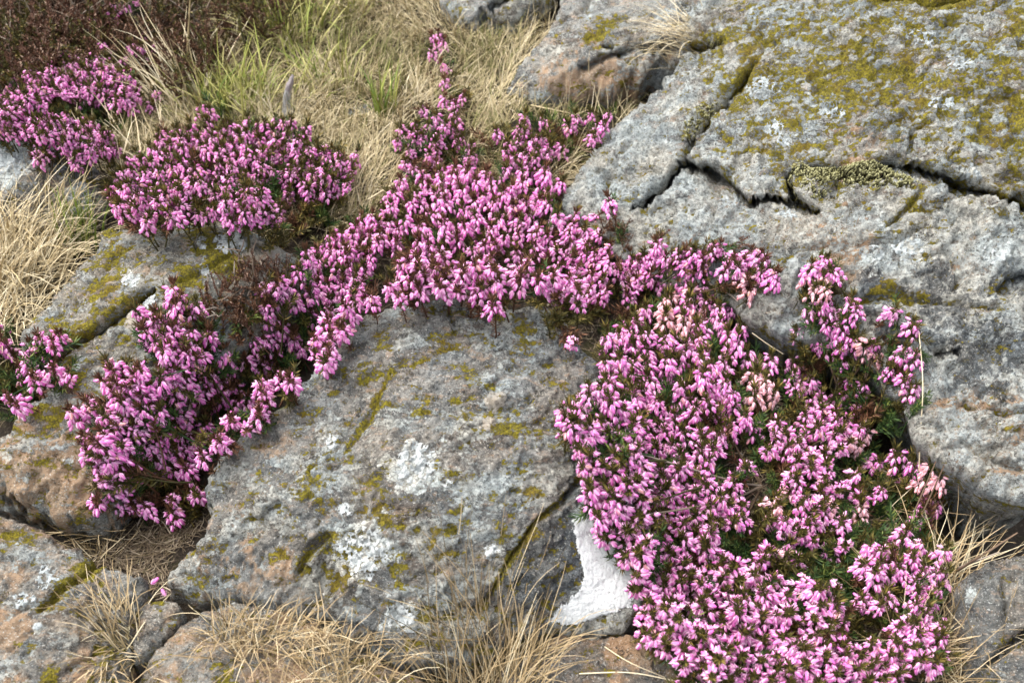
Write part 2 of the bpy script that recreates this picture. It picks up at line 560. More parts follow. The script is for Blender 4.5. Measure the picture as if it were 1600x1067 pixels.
M_GREY = mat_rock('stone_grey_lichen', lich=0.65, warm=0.22, moss=0.54, mid=(0.275, 0.272, 0.258))
M_MOSSY = mat_rock('stone_pale_mossy', lich=1.15, warm=0.45, moss=0.55, mid=(0.36, 0.355, 0.335))
M_WARM = mat_rock('stone_warm', lich=0.35, warm=0.68, moss=0.48, mid=(0.33, 0.305, 0.265), bluish=0.3)
M_DIM = mat_rock('stone_dim', lich=0.1, warm=0.25, moss=0.45, mid=(0.20, 0.195, 0.18), bluish=0.2)

CRUST = [(893, 812), (918, 800), (940, 800), (960, 840), (990, 860), (1000, 900), (985, 950), (950, 958), (912, 974), (880, 978), (858, 966), (880, 940), (903, 925), (910, 900), (900, 860), (897, 835)]
CB = Rock('boulder', 'broad grey boulder with white crust, in the middle below the arch of pink heather',
          [(255, 905, .03), (270, 870, .038), (290, 850, .042), (325, 800, .052), (322, 740, .062), (355, 690, .068), (420, 640, .08), (470, 600, .088),
           (530, 545, .096), (560, 500, .10), (600, 478, .105), (690, 462, .108), (735, 478, .104), (760, 492, .102), (790, 476, .106), (850, 476, .106),
           (895, 520, .102), (940, 560, .098), (965, 640, .085), (985, 740, .068), (1005, 850, .055), (1000, 940, .042), (975, 975, .036), (930, 978, .034), (870, 985, .03), (800, 1010, .026),
           (720, 1040, .022), (640, 1035, .024), (585, 1022, .026), (545, 982, .034), (490, 955, .036), (430, 942, .036), (380, 938, .032), (310, 928, .028)],
          [(650, 600, .114), (600, 720, .110), (780, 620, .116), (820, 740, .107), (480, 720, .092), (400, 800, .076), (520, 850, .078), (640, 850, .090),
           (760, 860, .085), (840, 820, .092), (920, 700, .095), (700, 950, .058), (560, 930, .056), (350, 870, .055), (900, 900, .062), (840, 900, .072), (870, 600, .112), (960, 880, .052)],
          spacing=0.00145, seed=3, rim=0.018, rim_drop=0.008, skirt=0.09, skirt_in=0.02, lump=0.003, chip=0.0050, mat=M_GREY, rough=1.05,
          flat=CRUST,
          cracks=[([(612, 588), (590, 630), (560, 670), (540, 700)], 4, 0.006, 0.9), ([(905, 745), (870, 790), (835, 820), (800, 870), (755, 940)], 4, 0.007, 0.75),
                  ([(510, 840), (480, 872), (462, 898)], 7, 0.010, 0.6), ([(985, 700), (930, 745), (900, 760), (880, 790)], 7, 0.012, 0.0), ([(640, 560), (560, 640), (500, 740)], 3, 0.002, 0.1),
                  ([(700, 480), (712, 510), (705, 545)], 4, 0.004, 0.2)],
          marks=[('pale', 652, 725, 40, 1.0), ('pale', 625, 745, 30, .8), ('pale', 575, 862, 60, .95), ('pale', 560, 890, 35, .8), ('pale', 630, 968, 34, 1.1), ('pale', 605, 985, 26, .8), ('pale', 700, 745, 22, .5),
                 ('cream', 772, 628, 18, 1.0), ('cream', 763, 660, 15, 1.0), ('pale', 770, 862, 16, .8), ('pale', 520, 690, 18, .5), ('cream', 860, 525, 24, .6), ('pale', 745, 505, 24, .4),
                 ('warm', 300, 890, 55, .55), ('warm', 390, 830, 60, .3), ('warm', 420, 690, 60, .3), ('warm', 560, 1000, 50, .5), ('warm', 430, 910, 60, .35), ('warm', 740, 690, 40, .2),
                 ('moss', 800, 660, 22, .55), ('moss', 720, 640, 28, .4), ('moss', 600, 540, 26, .4), ('moss', 735, 590, 22, .5), ('moss', 820, 520, 18, .5), ('moss', 690, 540, 25, .35),
                 ('moss', 835, 768, 18, .9), ('moss', 660, 640, 22, .35), ('moss', 560, 590, 20, .4), ('moss', 480, 760, 30, .35), ('moss', 590, 800, 26, .55), ('moss', 620, 895, 22, .7), ('moss', 400, 660, 30, .3),
                 ('moss', 700, 830, 24, .5), ('moss', 790, 820, 18, .5), ('moss', 430, 865, 18, .6), ('moss', 810, 770, 24, .3), ('moss', 930, 680, 20, .4), ('moss', 900, 900, 40, .1), ('moss', 540, 905, 18, .5)],
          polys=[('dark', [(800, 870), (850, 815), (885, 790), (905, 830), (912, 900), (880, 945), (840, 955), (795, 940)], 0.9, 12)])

RR = Rock('boulder', 'huge pale grey boulder with yellow moss and deep cracks, filling the upper right',
          [(880, 292, .045), (902, 262, .055), (960, 192, .075), (1003, 160, .088), (1040, 118, .105), (1072, 92, .125), (1062, 62, .140), (1085, 0, .170), (1090, -70, .20), (1250, -110, .28), (1700, -110, .37),
           (1720, 300, .28), (1700, 700, .10), (1660, 776, .080), (1600, 772, .077), (1540, 752, .077), (1490, 724, .078), (1440, 680, .083), (1420, 640, .085), (1370, 570, .085), (1300, 528, .08),
           (1230, 515, .075), (1165, 485, .074), (1110, 452, .068), (1050, 430, .060), (980, 398, .052), (920, 362, .045), (885, 325, .042)],
          [(1000, 250, .088), (1060, 230, .118), (960, 300, .065), (1050, 330, .085), (1150, 330, .122), (1150, 240, .162), (1100, 130, .155), (1200, 100, .215), (1300, 20, .27), (1450, 50, .30), (1600, 40, .33),
           (1300, 200, .225), (1450, 200, .255), (1580, 200, .27), (1300, 262, .205), (1450, 270, .222), (1580, 290, .225), (1300, 340, .172), (1420, 340, .196), (1540, 360, .205), (1250, 420, .13), (1380, 430, .160),
           (1500, 450, .172), (1600, 450, .180), (1200, 470, .098), (1320, 480, .120), (1440, 540, .132), (1560, 560, .142), (1460, 640, .108), (1560, 680, .112), (1620, 600, .138), (1650, 720, .10)],
          spacing=0.0019, seed=8, hs=(0.045, 0.072, 0.5), rim=0.025, rim_drop=0.010, skirt=0.22, skirt_in=0.11, lump=0.006, chip=0.0085, rough=1.35, strata=0.0022, mat=M_MOSSY, moss_conc=0.35,
          cracks=[([(1062, 245), (1090, 262), (1120, 280), (1142, 298), (1165, 318)], 9, 0.045, 0.1), ([(1165, 318), (1190, 322), (1215, 316), (1240, 322), (1275, 330)], 8, 0.035, 0.1),
                  ([(1255, 330), (1240, 305), (1236, 275), (1262, 262), (1330, 268), (1400, 262), (1440, 270), (1475, 282)], 13, 0.032, 0.2),
                  ([(1380, 262), (1430, 262), (1475, 276), (1500, 293), (1560, 296), (1600, 312), (1640, 320)], 7.5, 0.042, 0.3),
                  ([(1068, 245), (1040, 285), (1010, 312), (985, 328)], 7, 0.035, 0.0), ([(985, 322), (1000, 318), (1012, 308)], 9, 0.03, 0.0),
                  ([(1175, 95), (1150, 130), (1120, 165), (1080, 205), (1066, 245)], 9, 0.018, 0.3), ([(1075, 75), (1100, 70), (1130, 62)], 8, 0.016, 0.3),
                  ([(1440, 300), (1410, 335), (1390, 355)], 4, 0.008, 0.5), ([(1300, 452), (1330, 475), (1370, 468), (1400, 455), (1460, 470), (1560, 478)], 6, 0.010, 0.5),
                  ([(1380, 450), (1420, 470)], 8, 0.010, 0.9), ([(1560, 462), (1580, 445), (1620, 438)], 9, 0.022, 0.5), ([(1440, 405), (1475, 395), (1500, 430), (1490, 450)], 5, 0.008, 0.3),
                  ([(1465, 545), (1480, 550)], 8, 0.02, 0), ([(1490, 552), (1497, 545)], 6, 0.02, 0), ([(1060, 380), (1150, 395), (1230, 400), (1300, 380)], 5, 0.006, 0.3), ([(930, 270), (960, 262), (990, 275)], 5, 0.008, 0.3),
                  ([(1340, 380), (1400, 378), (1450, 345)], 5, 0.008, 0.2), ([(1500, 630), (1560, 650), (1640, 640)], 5, 0.008, 0.3), ([(1370, 0), (1450, 12), (1515, 2)], 6, 0.014, 0.9),
                  ([(1500, 690), (1540, 720), (1600, 735)], 5, 0.008, 0.1)],
          marks=[('pale', 1180, 150, 30, .35), ('pale', 1130, 175, 30, .4), ('pale', 1420, 390, 45, .7), ('pale', 1360, 400, 30, .5), ('pale', 1560, 395, 45, .45), ('pale', 1235, 320, 22, .9), ('pale', 1520, 275, 25, .6),
                 ('warm', 1320, 235, 50, .45), ('warm', 1260, 380, 70, .35), ('warm', 1330, 415, 60, .3), ('warm', 1500, 400, 90, .35), ('warm', 1520, 640, 90, .5), ('warm', 1560, 700, 80, .5), ('warm', 1150, 350, 60, .25), ('warm', 1330, 360, 50, .4),
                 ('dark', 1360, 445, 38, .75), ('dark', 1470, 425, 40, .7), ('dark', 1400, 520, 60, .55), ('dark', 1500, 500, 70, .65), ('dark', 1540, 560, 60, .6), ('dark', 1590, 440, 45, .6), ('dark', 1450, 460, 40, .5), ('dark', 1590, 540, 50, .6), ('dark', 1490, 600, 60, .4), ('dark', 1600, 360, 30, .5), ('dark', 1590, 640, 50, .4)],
          polys=[('moss', [(1090, 40), (1250, -40), (1700, -100), (1700, 320), (1500, 240), (1300, 200), (1200, 260), (1130, 200)], 0.34, 60),
                 ('moss', [(1330, 40), (1480, 60), (1420, 150), (1240, 180), (1220, 90)], 0.10, 40), ('moss', [(1500, 150), (1700, 100), (1700, 300), (1560, 280)], 0.10, 40),
                 ('moss', [(1180, 340), (1700, 350), (1700, 900), (900, 500)], -0.22, 60), ('moss', [(860, 200), (1060, 100), (1120, 240), (1060, 420), (860, 380)], -0.14, 40)])

LR = Rock('boulder', 'long grey-green slanting boulder with mossy top and tan foot, between straw grass and pink heather',
          [(160, 352, .080), (200, 346, .088), (260, 350, .094), (335, 341, .10), (385, 350, .10), (430, 375, .098), (470, 398, .094), (475, 440, .085), (430, 490, .075), (340, 560, .07), (270, 640, .066), (215, 720, .056), (170, 785, .044),
           (140, 808, .040), (95, 806, .040), (60, 792, .042), (20, 768, .046), (-60, 740, .05), (-80, 690, .058), (0, 672, .066), (30, 655, .07), (70, 600, .074), (80, 560, .076), (30, 535, .074), (55, 490, .076), (100, 450, .078), (140, 405, .078)],
          [(330, 400, .110), (250, 420, .106), (180, 470, .098), (300, 480, .094), (220, 560, .090), (140, 600, .088), (130, 690, .076), (50, 720, .066), (400, 420, .102), (150, 540, .086), (110, 760, .058)],
          spacing=0.0018, seed=14, rim=0.022, rim_drop=0.010, skirt=0.10, skirt_in=0.03, lump=0.004, chip=0.0052, rough=1.0, mat=mat_rock('stone_slanted', lich=0.65, warm=0.38, moss=0.56, mid=(0.33, 0.315, 0.27), bluish=0.3),
          cracks=[([(70, 575), (110, 545), (150, 522), (200, 482), (240, 455)], 8, 0.022, 0.4), ([(150, 445), (185, 400)], 4, 0.006, 0.25), ([(380, 395), (330, 420), (280, 440)], 4, 0.005, 0.35), ([(390, 460), (380, 490)], 4, 0.006, 0)],
          marks=[('cream', 360, 378, 38, 1.0), ('cream', 415, 410, 40, .7), ('pale', 400, 365, 24, .7), ('pale', 205, 440, 22, 1.0), ('pale', 322, 425, 10, 1.3), ('pale', 317, 385, 10, 1.3), ('cream', 225, 480, 30, .8), ('cream', 205, 505, 26, .8), ('pale', 145, 655, 18, .9),
                 ('moss', 350, 410, 34, .7), ('moss', 320, 380, 30, .5), ('moss', 290, 440, 30, .5), ('moss', 185, 400, 24, .5), ('moss', 180, 460, 60, .3), ('moss', 100, 510, 24, .6), ('moss', 105, 565, 16, .8), ('moss', 80, 660, 30, .6), ('moss', 120, 610, 24, .6), ('moss', 170, 360, 20, .6),
                 ('warm', 60, 740, 110, .6), ('warm', 130, 700, 50, .5), ('warm', 120, 770, 40, .5), ('pale', 112, 722, 16, .7), ('pale', 15, 710, 14, .7)])

BL = Rock('rock', 'grey lichen-speckled rock filling the bottom corner beneath the slanting boulder',
          [(-80, 800, .05), (0, 806, .05), (60, 818, .05), (120, 852, .048), (175, 884, .044), (222, 892, .038), (224, 930, .034), (205, 990, .032), (198, 1067, .03), (196, 1150, .028), (-80, 1160, .03)],
          [(60, 900, .060), (120, 960, .056), (0, 1000, .058), (100, 1060, .05), (175, 930, .046)],
          spacing=0.0016, seed=21, rim=0.016, rim_drop=0.008, skirt=0.09, skirt_in=0.015, lump=0.003, chip=0.0055, mat=M_WARM,
          cracks=[([(60, 950), (95, 922), (130, 900), (162, 872), (180, 860)], 6, 0.010, 0.9)],
          marks=[('moss', 145, 890, 24, .8), ('moss', 160, 1040, 40, .5), ('moss', 75, 1058, 20, .8), ('moss', 10, 840, 26, .5), ('pale', 60, 980, 12, .9), ('warm', 10, 980, 30, .7), ('moss', 40, 1020, 30, .3)])

BS = Rock('rock', 'low warm grey slab at the lower edge of the slope, under dry grass tufts',
          [(196, 1090, .022), (212, 1050, .024), (238, 1012, .026), (275, 975, .028), (320, 948, .028), (400, 946, .03), (470, 958, .032), (530, 990, .03), (585, 1028, .026), (640, 1055, .022), (700, 1090, .02), (690, 1160, .018), (190, 1160, .018)],
          [(330, 1000, .038), (450, 1010, .036), (380, 1060, .034), (540, 1060, .03)],
          spacing=0.0016, seed=27, rim=0.012, rim_drop=0.006, skirt=0.07, skirt_in=0.01, lump=0.003, chip=0.003, mat=M_WARM,
          marks=[('moss', 350, 1050, 24, .7), ('warm', 430, 1050, 60, .4), ('moss', 560, 1050, 30, .4)])

WD = Rock('rock', 'small wedge of pale mossy rock beside a dark slit, below the broad boulder',
          [(218, 948, .030), (245, 934, .034), (275, 940, .034), (286, 955, .032), (270, 978, .028), (240, 1008, .024), (216, 1034, .02), (206, 1030, .02), (212, 985, .026)],
          [(245, 965, .036)],
          spacing=0.0013, seed=33, rim=0.008, rim_drop=0.004, skirt=0.06, skirt_in=0.006, lump=0.002, chip=0.002, mat=M_WARM, edge_noise=0.003,
          marks=[('moss', 250, 945, 18, .6)])

BC = Rock('rock', 'low brownish rock at the bottom edge beneath the white crust and pink heather',
          [(790, 1030, .018), (840, 1000, .022), (880, 986, .024), (940, 984, .026), (1000, 990, .026), (1060, 1010, .024), (1100, 1060, .02), (1110, 1150, .016), (770, 1160, .012)],
          [(900, 1030, .032), (980, 1040, .032), (900, 1090, .03)],
          spacing=0.0015, seed=39, rim=0.012, rim_drop=0.006, skirt=0.07, skirt_in=0.01, lump=0.003, chip=0.003, mat=mat_rock('stone_rusty', lich=0.2, warm=0.7, moss=0.35, mid=(0.22, 0.19, 0.16)),
          marks=[('warm', 1000, 1000, 60, .5), ('dark', 1070, 1040, 40, .6), ('moss', 930, 1050, 40, .3)])

RB = Rock('rock', 'dark cracked rock in the shaded hollow at the lower right corner',
          [(1500, 905, .03), (1530, 880, .036), (1580, 866, .04), (1680, 860, .042), (1720, 1150, .02), (1530, 1160, .012), (1545, 1060, .02), (1535, 980, .026), (1508, 940, .028)],
          [(1570, 930, .046), (1580, 1020, .038), (1640, 960, .045)],
          spacing=0.0016, seed=45, rim=0.015, rim_drop=0.008, skirt=0.16, skirt_in=0.0, lump=0.005, chip=0.005, mat=M_DIM,
          cracks=[([(1545, 1035), (1575, 1005), (1620, 985)], 7, 0.022, 0.2), ([(1560, 900), (1570, 950), (1565, 1000)], 4, 0.008, 0.2), ([(1600, 985), (1612, 1067)], 5, 0.015, 0.1)],
          marks=[('pale', 1525, 930, 20, .6), ('pale', 1560, 1010, 20, .4)])

LG = Rock('rock', 'grey slab with a dark undercut lip, behind the grass beyond the huge boulder',
          [(792, 140, .025), (822, 98, .045), (852, 58, .06), (872, 10, .065), (890, -60, .06), (1000, -90, .08), (1110, -60, .13), (1082, 30, .128), (1074, 80, .098), (1045, 98, .078), (1012, 118, .055), (1000, 138, .038), (950, 152, .028), (900, 158, .024), (850, 158, .022), (815, 150, .022)],
          [(850, 110, .070), (900, 100, .085), (960, 82, .098), (1030, 60, .120), (900, 40, .082), (980, 20, .10), (1050, 0, .13), (870, 128, .056), (930, 112, .074), (990, 92, .090)],
          spacing=0.0026, seed=51, hs=(0.02, 0.022, 0.6), rim=0.02, rim_drop=0.008, skirt=0.12, skirt_in=0.05, lump=0.006, chip=0.005, rough=1.2, strata=0.002, mat=mat_rock('stone_slab_far', lich=0.65, warm=0.3, moss=0.4, mid=(0.33, 0.325, 0.30)),
          cracks=[([(905, 108), (945, 92), (990, 78), (1040, 66)], 6, 0.014, 0.0), ([(880, 45), (905, 20), (925, -20)], 5, 0.012, 0.2), ([(920, 60), (970, 35), (1010, 25)], 4, 0.006, 0.6), ([(1000, 85), (1030, 78), (1060, 70)], 6, 0.014, 0.0), ([(940, 65), (960, 75)], 6, 0.016, 0)],
          marks=[('moss', 940, 60, 40, .45), ('warm', 900, 130, 60, .5), ('warm', 960, 118, 60, .5)],
          polys=[('warm', [(860, 125), (960, 100), (1050, 75), (1080, 90), (1000, 140), (850, 165)], 0.4, 10), ('moss', [(860, 130), (960, 108), (1000, 130), (850, 165)], 0.25, 10)])

BK = Rock('rock', 'farthest grey rock at the top edge, just beyond the dry grass',
          [(690, -2, .028), (712, 14, .03), (740, 28, .032), (775, 30, .034), (815, 18, .036), (850, 2, .036), (880, -40, .04), (860, -90, .045), (700, -90, .04), (680, -40, .03)],
          [(760, 0, .055), (820, -20, .06)],
          spacing=0.003, seed=57, rim=0.02, rim_drop=0.01, skirt=0.08, skirt_in=0.02, lump=0.006, chip=0.006, rough=1.2, mat=M_GREY,
          cracks=[([(755, 30), (790, 0), (800, -30)], 5, 0.02, 0)])

LS = Rock('rock', 'shaded rock with pale blue lichen below the heather at the left edge',
          [(-80, 225, .05), (0, 213, .055), (45, 212, .055), (90, 226, .05), (145, 250, .042), (168, 285, .035), (160, 325, .03), (120, 350, .028), (60, 352, .028), (-80, 350, .03)],
          [(30, 250, .065), (90, 270, .055), (60, 310, .045), (0, 300, .05)],
          spacing=0.0022, seed=63, rim=0.02, rim_drop=0.010, skirt=0.09, skirt_in=0.03, lump=0.005, chip=0.004, mat=M_DIM,
          marks=[('pale', 20, 245, 40, 1.1), ('pale', 0, 260, 40, .9), ('pale', 90, 265, 22, .7), ('pale', 120, 305, 26, .8), ('pale', 125, 330, 18, .7), ('pale', 85, 345, 24, .6), ('pale', 40, 340, 18, .6)])

ST = Rock('stone', 'small flat grey stone half buried in the dry grass, by a green tuft',
          [(534, 180, .006), (542, 168, .010), (560, 160, .013), (590, 158, .013), (606, 166, .010), (600, 180, .008), (570, 188, .006), (548, 188, .005)],
          [(570, 172, .018)], spacing=0.0022, seed=69, rim=0.01, rim_drop=0.004, skirt=0.04, skirt_in=0.0, lump=0.002, chip=0.003, mat=M_GREY, edge_noise=0.003, cat='stone')


def crust_patch(rock, poly, thick, seed, name, mat, parent, rag=(7, 3), holes=0.0):
    """A thin raised crust that follows the stone under it, with a finely ragged edge."""
    pp = np.array(poly, float)
    inb = (rock.PX > pp[:, 0].min() - 25) & (rock.PX < pp[:, 0].max() + 25) & (rock.PY > pp[:, 1].min() - 25) & (rock.PY < pp[:, 1].max() + 25) & rock.used
    jj, ii = np.nonzero(inb)
    js, ii = slice(jj.min(), jj.max() + 1), slice(ii.min(), ii.max() + 1)
    U = 4

    def up(A):
        for ax in (0, 1):
            n = A.shape[ax]; t = np.arange((n - 1) * U + 1) / U
            k = np.minimum(t.astype(int), n - 2); f = (t - k)
            f = f.reshape([-1 if q == ax else 1 for q in range(A.ndim)])
            A = np.take(A, k, ax) * (1 - f) + np.take(A, k + 1, ax) * f
        return A
    P, N = up(rock.P[js, ii]), up(rock.N[js, ii])
    ok = up(rock.used[js, ii].astype(float)) > 0.99
    PX, PY = to_px(P)
    pi, pd, _ = poly_field(np.c_[PX.ravel(), PY.ravel()], pp)
    sd = np.where(pi, pd, -pd).reshape(PX.shape) + rag[0] * 1.6 * fbm(P, 110, 4, 0.7, seed) + rag[1] * 1.6 * fbm(P, 520, 2, 0.7, seed + 2)
    if holes:
        sd = sd - holes * smooth(fbm(P, 190, 3, 0.7, seed + 8), 0.02, 0.20)
    m = (sd > 0) & ok
    cells = m[:-1, :-1] & m[1:, :-1] & m[:-1, 1:] & m[1:, 1:]
    use = np.zeros(m.shape, bool)
    for a in (slice(0, -1), slice(1, None)):
        for c in (slice(0, -1), slice(1, None)):
            use[a, c] |= cells
    idx = np.full(m.shape, -1, np.int64); idx[use] = np.arange(use.sum())
    t = 0.0002 + thick * smooth(sd, 0, 3.0) * (1 + 0.5 * fbm(P, 420, 2, 0.6, seed + 4))
    V = P + N * t[..., None]
    cy, cx = np.nonzero(cells)
    quads = np.c_[idx[cy, cx], idx[cy, cx + 1], idx[cy + 1, cx + 1], idx[cy + 1, cx]]
    return link(name, make_mesh(name, V[use] - rock.origin, quads), mat, parent)


b = NB('white_crust')
c = b.mix(b.noise(70, 6, 0.7), (0.50, 0.525, 0.525), (0.72, 0.74, 0.73))
c = b.mix(b.step(b.noise(300, 6, 0.75), 0.55, 0.66, 0, 0.75), c, (0.25, 0.255, 0.245))
b.bump(b.noise(420, 5, 0.75), 0.9, 0.003)
M_CRUST = b.color(c, 0.9)
crust_patch(CB, CRUST, 0.0008, 5, 'white_crust', M_CRUST, CB.ob)
def mat_lichen(name, lo, hi):
    b = NB(name)
    c = b.mix(b.step(b.noise(230, 6, 0.8), 0.36, 0.62), lo, hi)
    c = b.mix(b.step(b.noise(600, 4, 0.7), 0.55, 0.63, 0, 0.75), c, (0.13, 0.125, 0.115))
    b.bump(b.noise(480, 5, 0.75), 0.9, 0.003)
    return b.color(c, 0.92)


M_LICH = mat_lichen('white_lichen', (0.28, 0.305, 0.305), (0.54, 0.565, 0.555))
M_PALE = mat_lichen('pale_lichen', (0.21, 0.235, 0.24), (0.42, 0.455, 0.455))


def disc(x, y, r, n=16, sq=1.0):
    return [(x + r * math.cos(6.2832 * k / n), y + r * sq * math.sin(6.2832 * k / n)) for k in range(n)]


for k, (rk, x, y, r, sq, hl) in enumerate([(CB, 652, 722, 30, 1.15, 26), (CB, 628, 745, 16, 0.8, 24), (CB, 568, 862, 40, 1.0, 44), (CB, 628, 968, 30, 0.8, 30), (CB, 598, 980, 14, 1.0, 14), (CB, 768, 862, 13, 1.0, 8), (CB, 700, 756, 12, 0.7, 18),
                                            (CB, 540, 800, 12, 1.3, 18), (CB, 520, 690, 12, 1.2, 16), (LR, 360, 380, 26, 0.7, 10), (LR, 205, 440, 15, 0.7, 12), (LR, 320, 424, 7, 1, 2), (LR, 318, 386, 7, 0.8, 2), (LR, 230, 470, 16, 1.2, 16),
                                            (RR, 1420, 388, 30, 0.7, 34), (RR, 1365, 396, 22, 0.6, 26), (RR, 1232, 330, 22, 0.5, 16), (RR, 1560, 398, 30, 0.7, 40), (RR, 1190, 135, 24, 0.8, 24), (RR, 1185, 152, 18, 0.5, 16), (RR, 1300, 172, 24, 0.6, 30),
                                            (RR, 1500, 98, 26, 0.5, 26), (RR, 1440, 60, 26, 0.6, 30), (RR, 1520, 272, 16, 0.9, 14), (RR, 1150, 312, 22, 0.6, 22), (RR, 1210, 200, 18, 0.8, 20), (RR, 1470, 160, 24, 0.5, 28), (RR, 1225, 222, 14, 0.5, 8),
                                            (BL, 60, 978, 9, 0.8, 4), (BL, 75, 905, 22, 0.9, 34), (BL, 40, 940, 18, 0.9, 30), (LS, 20, 245, 34, 0.9, 24), (LS, 92, 262, 14, 0.5, 10), (LS, 120, 318, 18, 1.2, 16)]):
    crust_patch(rk, disc(x, y, r, 16, sq), 0.0006 if rk is CB else 0.0003, 100 + k, 'white_lichen' if rk is CB else 'pale_lichen', M_LICH if rk in (CB, LR) else M_PALE, rk.ob, (r * 0.42, 3.0), hl)

# ------------------------------------------------------------------ ground
SOIL = np.array([(*on_slope(a, c, h)[:2], h) for a, c, h in
                 [(0, 0, 0), (800, -60, .01), (1600, 0, 0), (0, 1067, -.01), (800, 1067, -.012), (1600, 1067, -.01), (1100, 620, .0), (1250, 760, -.005), (1300, 950, -.01), (1500, 815, -.10), (1580, 835, -.17), (1640, 840, -.17), (1180, 510, -.01),
                  (700, 380, .0), (900, 430, 0), (330, 600, -.005), (250, 780, -.01), (150, 860, .0), (30, 790, -.03), (210, 990, .004), (700, 200, .012), (500, 250, .008), (900, 220, .01), (600, 120, .01), (450, 60, .005),
                  (250, 160, 0), (60, 130, 0), (60, 430, .012), (0, 500, .02), (120, 380, .01), (400, 1000, 0), (700, 1050, .0), (1480, 1000, -.01), (1420, 900, -.005), (20, 620, 0.0)]])


def soil_z(x, y):
    q = np.stack([x, y], -1)
    h = np.clip(rbf(SOIL, q), -0.18, 0.03)
    P = np.stack([x, y, x * 0], -1)
    return SLOPE * y + h + 0.006 * fbm(P, 9, 4, 0.55, 2) + 0.003 * fbm(P, 60, 3, 0.6, 4)


def axis(lo, hi, s, far):
    c = np.arange(lo, hi + s, s)
    g = np.cumsum(s * 1.35 ** np.arange(1, 60)); g = g[g < far]
    return np.r_[lo - g[::-1], c, hi + g]


gx_, gy_ = axis(-1.15, 1.15, 0.006, 60), axis(-0.75, 1.75, 0.006, 60)
GX, GY = np.meshgrid(gx_, gy_)
inner_ = (np.abs(GX) < 3) & (GY > -2.5) & (GY < 4)
GZ = SLOPE * GY + 0.0
GZ[inner_] = soil_z(GX[inner_], GY[inner_])
idx = np.arange(GX.size).reshape(GX.shape)
b = NB('soil')
c = b.mix(b.noise(45, 8, 0.7), (0.020, 0.014, 0.009), (0.075, 0.056, 0.039))
c = b.mix(b.step(b.noise(260, 5, 0.7), 0.55, 0.68, 0, 0.7), c, (0.17, 0.135, 0.095))
c = b.mix(b.step(b.noise(20, 5, 0.6), 0.56, 0.66, 0, 0.6), c, (0.055, 0.055, 0.014))
b.bump(b.m('ADD', b.noise(180, 8, 0.75), b.m('MULTIPLY', b.noise(700, 3), 0.5)), 1.0, 0.014)
M_SOIL = b.color(c, 0.95)
ground = link('ground', make_mesh('ground', np.stack([GX, GY, GZ], -1).reshape(-1, 3), np.c_[idx[:-1, :-1].ravel(), idx[:-1, 1:].ravel(), idx[1:, 1:].ravel(), idx[1:, :-1].ravel()]), M_SOIL)
tag(ground, kind='structure')

# one raster of the finished surface, used to root the plants
RX = np.arange(-1.3, 1.3, 0.003); RY = np.arange(-0.8, 1.9, 0.003)
ZX, ZY = np.meshgrid(RX, RY)
ZS = soil_z(ZX, ZY)
ZT = ZS.copy()
for r in ROCKS:
    ZT = np.maximum(ZT, r.height(ZX, ZY))


def surf(x, y, Z=None):
    Z = ZT if Z is None else Z
    i = np.clip(((np.asarray(x) - RX[0]) / 0.003).astype(int), 0, len(RX) - 1)
    j = np.clip(((np.asarray(y) - RY[0]) / 0.003).astype(int), 0, len(RY) - 1)
    return Z[j, i]


def hit(px, py, lift=0.0, Z=None):
    """Where the sight line through a photograph point meets the surface raised by lift."""
    d = rays(px, py)
    t = np.full(d.shape[:-1], 0.35); done = np.zeros(t.shape, bool)
    for _ in range(1150):
        p = CAM + d * t[..., None]
        done |= p[..., 2] <= surf(p[..., 0], p[..., 1], Z) + lift
        if done.all():
            break
        t = np.where(done, t, t + 0.003)
    return CAM + d * t[..., None]

# ------------------------------------------------------------------ plant materials
def mat_leafy(name, c0, c1, c2, rough=0.6):
    """Needles: colour differs from needle to needle (tone) and plant to plant."""
    b = NB(name)
    t = b.attr('tone')
    c = b.mix(b.step(t, 0.1, 0.6), c0, c1)
    c = b.mix(b.step(b.m('ADD', t, b.m('MULTIPLY', b.rand(), 0.35)), 0.85, 1.1), c, c2)
    return b.color(c, rough)


def mat_blossom(name, pale, mid, deep, faded):
    b = NB(name)
    tone, along, part = b.attr('tone'), b.attr('along'), b.attr('piece')
    f = b.m('ADD', b.m('MULTIPLY', along, 0.55), b.m('ADD', b.m('MULTIPLY', tone, 0.55), b.m('MULTIPLY', b.rand(), 0.35)))
    c = b.mix(b.step(f, 0.15, 0.80), pale, mid)
    c = b.mix(b.step(f, 0.75, 1.35), c, deep)
    c = b.mix(b.step(b.m('ADD', tone, b.m('MULTIPLY', b.rand(), 0.22)), 1.02, 1.10, 0, 0.75), c, (0.80, 0.46, 0.36))     # bells going over
    c = b.mix(faded, c, b.mix(along, (0.80, 0.48, 0.40), (0.74, 0.40, 0.17)))
    c = b.mix(b.step(part, 0.4, 0.6), c, b.mix(0.65, c, (0.90, 0.68, 0.78)))                                       # sepals
    c = b.mix(b.step(part, 1.4, 1.6), c, (0.10, 0.012, 0.05))                                                    # anthers
    c = b.mix(b.step(part, 2.4, 2.6), c, (0.16, 0.05, 0.03))                                                     # stalks
    b.bsdf.inputs['Subsurface Weight'].default_value = 0.0
    # thin petals let some light through
    tr = b.n('ShaderNodeBsdfTranslucent'); b.put(tr.inputs['Color'], c)
    mx = b.n('ShaderNodeMixShader'); mx.inputs[0].default_value = 0.28
    b.color(c, 0.7)
    out = b.t.nodes['Material Output']
    b.t.links.new(b.bsdf.outputs[0], mx.inputs[1]); b.t.links.new(tr.outputs[0], mx.inputs[2]); b.t.links.new(mx.outputs[0], out.inputs['Surface'])
    return b.mat


